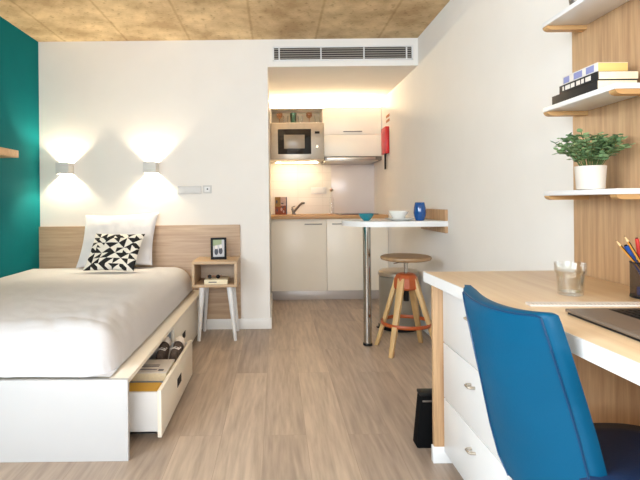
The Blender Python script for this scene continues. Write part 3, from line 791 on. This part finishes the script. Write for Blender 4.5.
# fire blanket and signs on the right wall
t = thing('fire_blanket', 'red fire blanket case with a hanging black strap beside the wall cabinet', 'fire blanket', (1.168, 5.09, 1.55))
M().box(1.146, XR - .002, 5.0, 5.20, 1.548, 1.828, .006).build('case', MT['red'], t)
M().box(1.158, 1.172, 5.08, 5.12, 1.385, 1.552, .003).build('strap', MT['black'], t)
M().box(XR - .002, XR - .0005, 5.03, 5.17, 1.60, 1.78, 0).build('wall_mount', MT['gun'], t)
for z, lab in ((1.945, 'upper small brown sign strip on the wall above the fire blanket'), (1.895, 'lower small brown sign strip on the wall just above the fire blanket')):
    tag(M().box(XR - .003, XR, 4.99, 5.14, z - .014, z + .014, .001).build('wall_sign', MT['sign']), lab, 'sign', 'small signs above the fire blanket')

# ------------------------------------------------------------------ bar table
t = thing('bar_table', 'white rounded bar table top on one steel post, fixed to the wall', 'table', (0.658, 3.53, 0))
ty0, ty1, tz0, tz1 = 3.318, 3.865, 0.868, 0.906
cyr = (ty0 + ty1) / 2; R = (ty1 - ty0) / 2
poly = [(XR - .001, ty0), (XR - .001, ty1)] + [(0.492 + R + R * math.cos(a), cyr + R * math.sin(a)) for a in [PI / 2 + PI * k / 28 for k in range(29)]]
M().prism(poly, tz0, tz1, bev=.003).build('top', MT['white'], t)
M().cyl((.658, 3.50, .006), (.658, 3.50, tz0), .029, n=32).build('post', MT['chrome'], t)
M().cyl((.658, 3.50, 0), (.658, 3.50, .016), .034, n=32).build('post_foot', MT['black'], t)
w = M(); w.box(XR - .021, XR - .001, 3.325, 3.875, tz1 + .0005, 0.985, .001); w.box(XR - .021, XR - .001, 3.325, 3.875, 0.822, tz0 - .0005, .001)
w.build('wall_plate', MT['oak'], t)
zt = tz1 + .0005
tag(M().lathe([(.020, 0), (.022, .004), (.040, .018), (.053, .040), (.056, .053), (.053, .053), (.048, .038), (.034, .020), (.001, .012)], (.657, 3.50, zt), 36).build('bowl', MT['tealc']),
    'teal bowl standing on the rounded end of the bar table', 'bowl')
tag(M().lathe([(.06, 0), (.065, .003), (.108, .014), (.112, .018), (.108, .018), (.064, .008), (.001, .006)], (.905, 3.50, zt), 40).build('plate', MT['ceramic']),
    'white plate under the white bowl on the bar table', 'plate')
tag(M().lathe([(.036, 0), (.038, .004), (.052, .024), (.070, .052), (.073, .060), (.070, .060), (.064, .050), (.046, .024), (.001, .010)], (.892, 3.50, zt + .0085), 40).build('bowl', MT['ceramic']),
    'white bowl stacked on the plate on the bar table', 'bowl')
tag(M().lathe([(.026, 0), (.031, .004), (.040, .030), (.044, .056), (.041, .092), (.034, .128), (.032, .130), (.031, .128), (.038, .092), (.041, .056), (.035, .020), (.001, .012)], (1.030, 3.44, zt), 36).build('vase', MT['bluec']),
    'glossy blue rounded cup beside the plate on the bar table', 'cup')

# ------------------------------------------------------------------ stool
scx, scy = .908, 3.375
t = thing('bar_stool', 'round wooden bar stool with an orange bracket and foot ring', 'stool', (scx, scy, 0))
M().lathe([(.001, .632), (.150, .632), (.170, .638), (.176, .648), (.174, .658), (.160, .664), (.08, .660), (.001, .658)], (scx, scy, 0), 48).build('seat', MT['seatwood'], t)
M().lathe([(.001, .612), (.02, .612), (.055, .628), (.06, .632), (.001, .632)], (scx, scy, 0), 24).build('seat_plate', MT['chrome'], t)
M().tube([(scx - .015, scy - .03, .620), (scx - .06, scy - .05, .622), (scx - .10, scy - .06, .616)], .004, 8).build('height_lever', MT['chrome'], t)
M().cyl((scx, scy, .40), (scx, scy, .615), .014).build('spindle', MT['chrome'], t)
M().cyl((scx, scy, .345), (scx, scy, .535), .019).build('gas_lift', MT['black'], t)
hub = M()
hub.lathe([(.022, .442), (.078, .430), (.087, .442), (.082, .508), (.068, .532), (.045, .542), (.022, .540)], (scx, scy, 0), 8)
hub.build('bracket', MT['orange'], t, 20)
for ang in (228, 48, 145, 325):
    a = math.radians(ang); cx_, cy_ = math.cos(a), math.sin(a)
    top = Vector((scx + cx_ * .060, scy + cy_ * .060, .512)); bot = Vector((scx + cx_ * .225, scy + cy_ * .225, 0))
    tang = Vector((-cy_, cx_, 0)); rad = Vector((cx_, cy_, 0))
    def ring(p, a_, b_): return [p - tang * a_ - rad * b_, p + tang * a_ - rad * b_, p + tang * a_ + rad * b_, p - tang * a_ + rad * b_]
    M().hexa(ring(bot, .015, .013) + ring(top, .025, .016), bev=.004).build('leg', MT['stoolwood'], t)
rr = .172
def foot_ring(u, v):
    a = 2 * PI * u; b_ = 2 * PI * v
    return (scx + (rr + .005 * math.cos(b_)) * math.cos(a), scy + (rr + .005 * math.cos(b_)) * math.sin(a), .196 + .013 * math.sin(b_))
M().sheet(foot_ring, 56, 10).build('foot_ring', MT['orange'], t)

# ------------------------------------------------------------------ pedal bin
bx, by = 1.005, 3.975
t = thing('pedal_bin', 'round brushed steel pedal bin behind the bar stool', 'bin', (bx, by, 0))
M().lathe([(.150, .028), (.158, .030), (.158, .43), (.150, .432)], (bx, by, 0), 48).build('body', MT['binsteel'], t)
M().lathe([(.150, 0), (.164, .004), (.164, .026), (.150, .030)], (bx, by, 0), 48).build('base_ring', MT['black'], t)
M().lathe([(.155, .433), (.163, .436), (.163, .462), (.150, .478), (.08, .490), (.001, .493)], (bx, by, 0), 48).build('lid', MT['steel'], t)
pd = M(); pd.box(bx - .205, bx - .140, by - .13, by - .095, .030, .040, .003); pd.box(bx - .18, bx - .13, by - .12, by - .10, .055, .064, .003)
pd.build('pedal', MT['black'], t)

# ------------------------------------------------------------------ desk
ALPHA = 0.034
def fx(y): return 0.595 + ALPHA * (1.948 - y)       # the desk's front edge
DT, DB, DYF, DYN, DXW = 0.761, 0.722, 1.948, 0.12, 1.166
t = thing('desk', 'long oak-topped desk with a white front edge along the right wall', 'desk', (0.88, 1.0, 0))
M().prism([(fx(DYF) + .004, DYF - .003), (DXW, DYF - .003), (DXW, DYN), (fx(DYN) + .004, DYN)], DB, DT, bev=.0015).build('desktop', MT['oak_y'], t)
eb = M(); eb.prism([(fx(DYF), DYF), (fx(DYF) + .004, DYF - .003), (fx(DYN) + .004, DYN), (fx(DYN), DYN)], DB, DT - .0003)
eb.prism([(fx(DYF), DYF), (DXW, DYF), (DXW, DYF - .003), (fx(DYF) + .004, DYF - .003)], DB, DT - .0003)
eb.build('edge_band', MT['white'], t)
M().box(0.622, DXW, 1.916, 1.938, 0.066, DB - .0005, .001).build('side_panel', MT['oak'], t)
M().box(0.617, DXW, 1.914, 1.940, 0.0, 0.066, .002).build('foot', MT['white'], t)
M().box(1.140, 1.160, DYN + .05, 1.40, 0.02, DB - .0005, .001).build('back_panel', MT['oak'], t)
M().box(0.70, DXW, DYN + .01, DYN + .032, 0, DB - .0005, .001).build('side_panel', MT['oak'], t)

t = thing('drawer_pedestal', 'white three-drawer unit with small metal handles under the far end of the desk', 'drawers', (0.90, 1.64, 0))
px0 = 0.660; py0, py1 = 1.40, 1.912
M().box(px0 + .020, 1.13, py0 + .001, py1, 0.044, 0.720, .001).build('body', MT['white'], t)
M().box(px0 + .020, 1.13, py0 - .018, py0, 0.044, 0.720, .001).build('side_panel', MT['oak'], t)
for z0, z1 in ((.268, .484), (.050, .264), (.488, .716)):
    d = M().box(px0, px0 + .019, py0 + .001, py1 - .001, z0, z1, .0015).build('drawer', MT['white'], t)
    zc = z0 + (z1 - z0) * .70; yc = 1.625
    M().tube([(px0, yc + .016, zc), (px0 - .016, yc + .016, zc), (px0 - .021, yc + .011, zc), (px0 - .021, yc - .011, zc), (px0 - .016, yc - .016, zc), (px0, yc - .016, zc)], .0045, 10).build('handle', MT['steel'], d)
for cxp, cyp in ((.72, 1.83), (.72, 1.46), (1.09, 1.83), (1.09, 1.46)):
    M().cyl((cxp - .012, cyp, .022), (cxp + .012, cyp, .022), .022).build('caster', MT['black'], t)

t = thing('document_case', 'black upright case on the floor beyond the desk side panel', 'case', (0.67, 2.06, 0))
M().hexa([(.586, 2.03, 0), (.76, 2.03, 0), (.76, 2.10, 0), (.586, 2.10, 0), (.604, 2.035, .222), (.745, 2.035, .222), (.745, 2.085, .222), (.604, 2.085, .222)], bev=.006).build('body', MT['bag'], t)
M().box(.602, .748, 2.032, 2.088, .219, .234, .004).build('lid', MT['black'], t)
M().box(.612, .70, 2.0305, 2.0345, .196, .203, .001).build('trim_strip', MT['gun'], t)

# wood panel + shelves
tag(M().box(1.170, XR, 0.12, 1.888, 0.0, 2.36, .001).build('wall_panel', MT['oak']), 'tall vertical-grain oak panel on the right wall behind desk and shelves', 'panel')
def shelf(z, label, bk=1.17):
    t = thing('wall_shelf', label, 'shelf', (1.09, 1.63, z), 'white shelves on the oak panel')
    M().box(1.018, bk, 1.435, 1.825, z, z + .017, .0015).build('board', MT['white'], t)
    for y0, y1 in ((1.795, 1.825), (1.437, 1.467)):
        b = M(); pr = [(1.020, z - .003), (1.022, z - .008), (1.028, z - .013), (1.038, z - .016), (bk, z - .016), (bk, z - .0005), (1.020, z - .0005)]
        vs = [(x, y0, zz_) for x, zz_ in pr] + [(x, y1, zz_) for x, zz_ in pr]; n = len(pr)
        b._add(vs, [tuple(range(n)), tuple(reversed(range(n, 2 * n)))] + [(i, i + n, (i + 1) % n + n, (i + 1) % n) for i in range(n)])
        b.build('bracket', MT['honey'], t)
    return t
sh = shelf(1.700, 'topmost white shelf on the oak panel, cut by the photo top edge')
dup(sh, (1.09, 1.63, 1.379), 'white shelf carrying the stack of black books')
dup(sh, (1.09, 1.63, 1.063), 'lowest white shelf carrying the potted plant')
tag(M().lathe([(.022, 0), (.025, .003), (.032, .05), (.034, .09), (.031, .09), (.028, .05), (.001, .008)], (1.052, 1.66, 1.7175), 28).build('cup', MT['gun']),
    'grey cup on the topmost shelf, only its foot in view', 'cup')

# books on the middle shelf
sz = 1.3965
def flat_book(z0, z1, y0, y1, x0, x1, cover, label, spine):
    t = thing('book', label, 'book', ((x0 + x1) / 2, (y0 + y1) / 2, z0), 'books stacked on the middle shelf')
    M().box(x0 + .004, x1 - .002, y0, y1 - .003, z0 + .0016, z1 - .0016, .0003).build('pages', MT['yellowpage' if spine_mat == 'violet' else 'paper'], t)
    c = M(); c.box(x0, x1, y0 + .002, y1, z0, z0 + .0016, .0003); c.box(x0, x1, y0 + .002, y1, z1 - .0016, z1, .0003); c.box(x0, x0 + .004, y0, y1, z0, z1, .001)
    c.build('cover', MT[cover], t)
    if spine and spine_mat == 'violet':
        for a, b_ in spine: M().box(x0 - .0006, x0 + .001, a, b_, z0 + .004, z1 - .004, 0).build('cover_print', MT['violet'], t)
    elif spine:
        s = M()
        for a, b_ in spine: s.box(x0 - .0006, x0 + .001, a, b_, z0 + .006, z1 - .006, 0)
        s.build('spine_lettering', MT[spine_mat], t)
    return t
spine_mat = 'pale'
flat_book(sz, sz + .031, 1.527, 1.775, 1.024, 1.155, 'cover_black', 'thick black book at the bottom of the stack on the middle shelf', None)
flat_book(sz + .0315, sz + .058, 1.522, 1.728, 1.024, 1.155, 'cover_black', 'black book with white spine lettering, second from the bottom', [(1.70, 1.708), (1.665, 1.692), (1.64, 1.66), (1.61, 1.63), (1.59, 1.604), (1.555, 1.582)])
spine_mat = 'violet'
flat_book(sz + .0585, sz + .088, 1.530, 1.715, 1.028, 1.128, 'pale', 'pale book with yellow page edges and violet spine blocks topping the stack', [(1.545, 1.585), (1.605, 1.65), (1.675, 1.708)])

# potted plant
pc = (1.049, 1.60, 1.0805)
t = thing('potted_plant', 'bushy green plant in a pale stone pot on the lowest shelf', 'plant', pc)
M().lathe([(.038, 0), (.041, .002), (.046, .074), (.046, .078), (.043, .078), (.041, .066), (.001, .064)], pc, 40).build('pot', MT['pot'], t)
M().lathe([(.001, .067), (.0405, .066), (.041, .0645), (.001, .0642)], pc, 24).build('soil', MT['soil'], t)
st = M(); lf = M()
rnd = random.Random(11)
for k in range(52):
    az = rnd.uniform(0, 2 * PI); sp = rnd.uniform(.15, 1.0) ** .6
    L = rnd.uniform(.095, .165)
    p0 = Vector(pc) + Vector((math.cos(az) * .026 * sp, math.sin(az) * .026 * sp, .066))
    tip = p0 + Vector((math.cos(az) * .088 * sp, math.sin(az) * .088 * sp, L * (1 - .42 * sp)))
    tip.x = min(tip.x, 1.150)
    midp = (p0 + tip) / 2 + Vector((0, 0, .018))
    pts = [p0, (p0 + midp) / 2 + Vector((0, 0, .006)), midp, (midp + tip) / 2 + Vector((0, 0, .004)), tip]
    st.tube(pts, .0012, 5)
    for j in range(7):
        s = .25 + .75 * j / 6
        i = min(3, int(s * 4)); f_ = s * 4 - i
        q = pts[i].lerp(pts[i + 1], f_)
        for sd in (0, 1):
            a = az + rnd.uniform(-.6, .6) + (PI / 2 if sd else -PI / 2) + j * 1.3
            d = Vector((math.cos(a), math.sin(a), rnd.uniform(-.2, .7))).normalized()
            n_ = d.cross(Vector((rnd.uniform(-.5, .5), rnd.uniform(-.5, .5), 1))).normalized(); u_ = n_.cross(d).normalized()
            ll = rnd.uniform(.014, .024); ww = ll * .42
            qq = Vector(q)
            vs = [qq, qq + d * ll * .35 + n_ * ww + u_ * .001, qq + d * ll * .8 + n_ * ww * .7, qq + d * ll, qq + d * ll * .8 - n_ * ww * .7, qq + d * ll * .35 - n_ * ww + u_ * .001, qq + d * ll * .5 - u_ * .002]
            if max(v_.x for v_ in vs) > 1.167: continue
            lf._add(vs, [(0, 1, 6), (1, 2, 6), (2, 3, 6), (3, 4, 6), (4, 5, 6), (5, 0, 6)])
st.build('stems', MT['stem'], t)
lf.build('leaves', MT['leaf'], t, 80)

# ------------------------------------------------------------------ on the desk
dz = DT + .0005
t = thing('drinking_glass', 'clear glass of water standing on the oak desk', 'glass', (.885, 1.447, dz))
gp = [(.030, 0), (.034, .002), (.0365, .045), (.0375, .062), (.042, .068), (.0435, .096), (.0415, .096), (.040, .070), (.0355, .062), (.0345, .045), (.031, .010), (.001, .008)]
M().lathe(gp, (.885, 1.447, dz), 40).build('tumbler', MT['glass'], t)
M().lathe([(.001, .0095), (.0305, .0105), (.0335, .045), (.0348, .062), (.039, .0715), (.001, .0715)], (.885, 1.447, dz), 32).build('water', MT['water'], t)

t = thing('laptop', 'dark grey open laptop lying on the desk', 'laptop', (.83, 1.04, dz))
lx0, lx1, ly0, ly1 = .722, .955, .87, 1.205
M().box(lx0, lx1, ly0, ly1, dz + .006, dz + .014, .003, 3).build('base', MT['laptop'], t)
M().box(lx0 + .004, lx1 - .004, ly0 + .004, ly1 - .004, dz, dz + .0065, .002).build('bottom_case', MT['black'], t)
kb = M().box(lx0 + .098, lx1 - .018, ly0 + .018, ly1 - .018, dz + .0138, dz + .0146, 0).build('keyboard', MT['black'], t)
ks = M()
for r in range(6):
    for c_ in range(14):
        x = lx0 + .102 + r * .0192; y = ly0 + .022 + c_ * .0209
        ks.box(x, x + .016, y, y + .0178, dz + .0145, dz + .0160, .0006, 1)
ks.build('keys', MT['black'], kb)
M().box(lx0 + .010, lx0 + .085, 1.0, 1.09, dz + .0137, dz + .0143, 0).build('touchpad', MT['laptop'], t)
sc_ = M(); q = Matrix.Translation((lx1 - .003, 0, dz + .016)) @ Matrix.Rotation(math.radians(14), 4, 'Y')
sc_.box(-.004, .004, ly0, ly1, 0, .225, .003, mat=q)
scr = sc_.build('screen', MT['laptop'], t)
M().box(-.0048, -.0042, ly0 + .008, ly1 - .008, .012, .217, 0, mat=q).build('display', MT['gloss'], scr)

t = thing('ruler', 'long pale wooden ruler lying across the desk behind the laptop', 'ruler', (.86, 1.31, dz))
M().hexa([(.682, 1.292, dz), (1.04, 1.272, dz), (1.042, 1.302, dz), (.684, 1.322, dz), (.682, 1.292, dz + .005), (1.04, 1.272, dz + .005), (1.042, 1.302, dz + .007), (.684, 1.322, dz + .007)]).build('body', MT['pale'], t)
mk = M()
for k in range(34):
    x = .692 + k * .010; y = 1.292 - (x - .682) * .0559
    mk._add([(x, y + .001, dz + .00525), (x + .0012, y + .001, dz + .00525), (x + .0012, y + (.010 if k % 5 else .016), dz + .00615 + (0 if k % 5 else .0004)), (x, y + (.010 if k % 5 else .016), dz + .00615 + (0 if k % 5 else .0004))], [(0, 1, 2, 3)])
mk.build('tick_marks', MT['pdark'], t)

cc = Vector((1.075, 1.390, dz))
t = thing('pencil_cup', 'brown mesh metal pencil cup on the desk against the oak panel', 'pencil cup', cc)
M().openlathe([(.043, .003), (.043, .102)], cc, 40).build('mesh_wall', MT['meshcup'], t)
M().lathe([(.001, 0), (.043, 0), (.044, .001), (.044, .006), (.042, .006), (.001, .003)], cc, 40).build('base', MT['black'], t)
M().tube([cc + Vector((.043 * math.cos(2 * PI * k / 40), .043 * math.sin(2 * PI * k / 40), .102)) for k in range(40)], .0016, 8, closed=True).build('rim', MT['black'], t)
GP = 'pens in the pencil cup'
def pencil(tip, base, label, m1='pencil_y'):
    tip = Vector(tip); base = Vector(base); d = (tip - base); L = d.length; d.normalize()
    t = thing('pencil', label, 'pencil', base, GP)
    M().cyl(base, base + d * (L - .020), .0038, n=6).build('shaft', MT[m1], t, 20)
    q = Vector((0, 0, 1)).rotation_difference(d).to_matrix()
    st_ = M()
    for k in (0, 2, 4):
        a = k * PI / 3 + PI / 6; o_ = q @ Vector((math.cos(a), math.sin(a), 0)); sd_ = q @ Vector((-math.sin(a), math.cos(a), 0))
        b0 = base + o_ * .0036; b1 = base + d * (L - .020) + o_ * .0036
        st_._add([b0 - sd_ * .0015, b0 + sd_ * .0015, b1 + sd_ * .0015, b1 - sd_ * .0015], [(0, 1, 2, 3)])
    st_.build('stripe', MT['black'], t)
    M().lathe([(.0037, L - .020), (.0010, L - .004), (.0008, L - .004)], base, 12, 0, q).build('sharpened_end', MT['woodtip'], t)
    M().lathe([(.0010, L - .004), (.0002, L)], base, 8, 0, q).build('lead', MT['black'], t)
pencil((.995, 1.408, .928), (1.103, 1.373, dz + .012), 'black-striped yellow pencil leaning farthest left out of the cup')
pencil((1.028, 1.418, .940), (1.088, 1.356, dz + .010), 'tall black-striped yellow pencil leaning between the pens in the cup')
def pen(tip, base, mk, label, r=.0048):
    tip = Vector(tip); base = Vector(base); d = tip - base; L = d.length; d.normalize()
    t = thing('pen', label, 'pen', base, GP)
    M().cyl(base, base + d * L * .72, r).build('barrel', MT[mk], t)
    M().cyl(base + d * L * .72, tip, r * 1.2, r * 1.05).build('cap', MT[mk], t)
    M().cyl(tip, tip + d * .003, r * .7).build('end_plug', MT['black'], t)
pen((1.030, 1.415, .910), (1.100, 1.405, dz + .010), 'pen_b', 'thick blue pen leaning over the rim of the pencil cup', .006)
pen((1.070, 1.425, .930), (1.088, 1.419, dz + .008), 'pen_r', 'red pen standing upright in the pencil cup')
pen((1.074, 1.360, .914), (1.058, 1.364, dz + .008), 'pen_b', 'second blue pen standing in the cup beside the red pen')
tag(M().box(1.046, 1.060, 1.376, 1.398, dz + .0065, dz + .032, .004, 3).build('eraser', MT['pen_b']), 'blue eraser lying at the bottom of the pencil cup', 'eraser')

# ------------------------------------------------------------------ blue chair
t = thing('desk_chair', 'blue leather chair pulled up to the desk, seen from behind', 'chair', (.77, 1.08, 0))
far = [(.81, .524, 1.365), (.775, .514, 1.325), (.73, .510, 1.290), (.67, .512, 1.262), (.61, .519, 1.246), (.54, .534, 1.250), (.47, .550, 1.256), (.40, .562, 1.236), (.36, .574, 1.210)]
near = [(.81, .580, .976), (.775, .590, .975), (.73, .605, .976), (.67, .628, .985), (.61, .650, .992), (.54, .667, .984), (.47, .680, .974), (.40, .697, .972), (.36, .710, .972)]
def interp(tab, s):
    f_ = s * (len(tab) - 1); i = min(len(tab) - 2, int(f_)); f_ -= i
    a, b_ = tab[i], tab[i + 1]; return [a[k] + (b_[k] - a[k]) * f_ for k in range(3)]
KCH = .96
near = [(a, b + .12 * (fb - b), c + .12 * (fc - c)) for (a, b, c), (fa, fb, fc) in zip(near, far)]
far = [(1.05 + (a - 1.05) * KCH, b * KCH, c * KCH) for a, b, c in far]; near = [(1.05 + (a - 1.05) * KCH, b * KCH, c * KCH) for a, b, c in near]
BN = Vector((-.975, -.2, .1)).normalized()
def back_out(u, v):
    a = interp(far, v); b_ = interp(near, v)
    e = 2 * u - 1
    bow = .030 * (1 - e * e)
    z = a[0] + (b_[0] - a[0]) * u
    if v < .6: z -= .018 * (1 - abs(e) ** 2.2) * (1 - v / .6)
    # rounded near corner at the top
    p = Vector((a[1] + (b_[1] - a[1]) * u, a[2] + (b_[2] - a[2]) * u, z)) + BN * bow
    if u > .93 and v < .08: p.z -= .006 * ((u - .93) / .07) ** 2 * (1 - v / .08)
    ed = min(u, 1 - u, v * 1.3)
    if ed < .06: p -= BN * .010 * (1 - ed / .06) ** 2
    return p
def back_in(u, v):
    e = 2 * u - 1
    return back_out(u, v) - BN * (.027 - .016 * max(0, abs(e) - .8) / .2 * 0.5)
M().sheet(back_out, 40, 44, back=back_in).build('backrest', MT['blue'], t, 60)
pp = [back_out(.045, v / 40) + BN * .001 for v in range(40, 1, -1)] + [back_out(.045 + .91 * k / 30, .03) + BN * .001 for k in range(1, 30)] + [back_out(.955, v / 40) + BN * .001 for v in range(2, 41)]
M().tube(pp, .0026, 6).build('piping', MT['seam'], t)
# seat pad: rounded shape under the desk edge
sp_ = M()
def super_(k, sx, sy, n=48, p=3.4):
    a = 2 * PI * k / n; c_, s_ = math.cos(a), math.sin(a)
    return (sx * math.copysign(abs(c_) ** (2 / p), c_), sy * math.copysign(abs(s_) ** (2 / p), s_))
rings = [(.0, .404), (.9, .404), (.98, .415), (1.0, .445), (.985, .474), (.93, .487), (.6, .491), (.0, .489)]
n = 48; vs = []; fs = []
for s_, z in rings:
    for k in range(n):
        x, y = super_(k, .165 * max(s_, .001), .155 * max(s_, .001)); vs.append((.778 + x, 1.062 + y, z))
for i in range(len(rings) - 1):
    for k in range(n): fs.append((i * n + k, i * n + (k + 1) % n, (i + 1) * n + (k + 1) % n, (i + 1) * n + k))
sp_._add(vs, fs)
sp_.build('seat', MT['blue_shade'], t, 60)
for sx, sy in ((-1, -1), (-1, 1), (1, -1), (1, 1)):
    M().cyl((.778 + sx * .16, 1.06 + sy * .15, 0), (.778 + sx * .11, 1.06 + sy * .10, .404), .010, .016).build('leg', MT['black'], t)

# ------------------------------------------------------------------ daylight, lamps, camera
w = bpy.data.worlds.new('sky'); SC.world = w; w.use_nodes = True
bg = w.node_tree.nodes['Background']; bg.inputs['Color'].default_value = (0.80, 0.90, 1.0, 1); bg.inputs['Strength'].default_value = 1.2
l = bpy.data.lights.new('window_daylight', 'AREA'); l.shape = 'RECTANGLE'; l.size = 2.7; l.size_y = 1.42; l.energy = 155; l.color = (0.78, 0.89, 1.0)
o = bpy.data.objects.new('window_daylight', l); COL.objects.link(o); o.location = (-0.375, YF - .14, 1.63); o.rotation_euler = (PI / 2, 0, 0)
l = bpy.data.lights.new('window_daylight', 'AREA'); l.shape = 'RECTANGLE'; l.size = 1.32; l.size_y = 2.7; l.energy = 160; l.color = (0.80, 0.90, 1.0)
o = bpy.data.objects.new('window_daylight', l); COL.objects.link(o); o.location = (XL - .14, -0.5, 1.68); o.rotation_euler = (0, -PI / 2, 0)

cam = bpy.data.cameras.new('camera'); cam.sensor_width = 36; cam.lens = 27.0; cam.shift_x = 44 / 640; cam.shift_y = -38 / 640; cam.clip_start = .02
co = bpy.data.objects.new('camera', cam); COL.objects.link(co)
co.location = (0, 0, 1.05); co.rotation_euler = (PI / 2, math.radians(0), 0)
co.rotation_mode = 'QUATERNION'
co.rotation_quaternion = (Matrix.Rotation(math.radians(.6), 4, 'Y') @ Matrix.Rotation(PI / 2, 4, 'X')).to_quaternion()
SC.camera = co
SC.cycles.use_denoising = True
vs_ = SC.view_settings
vs_.view_transform = 'Standard'; vs_.look = 'None'; vs_.gamma = 1.0; vs_.use_curve_mapping = False
vs_.exposure = 0.12
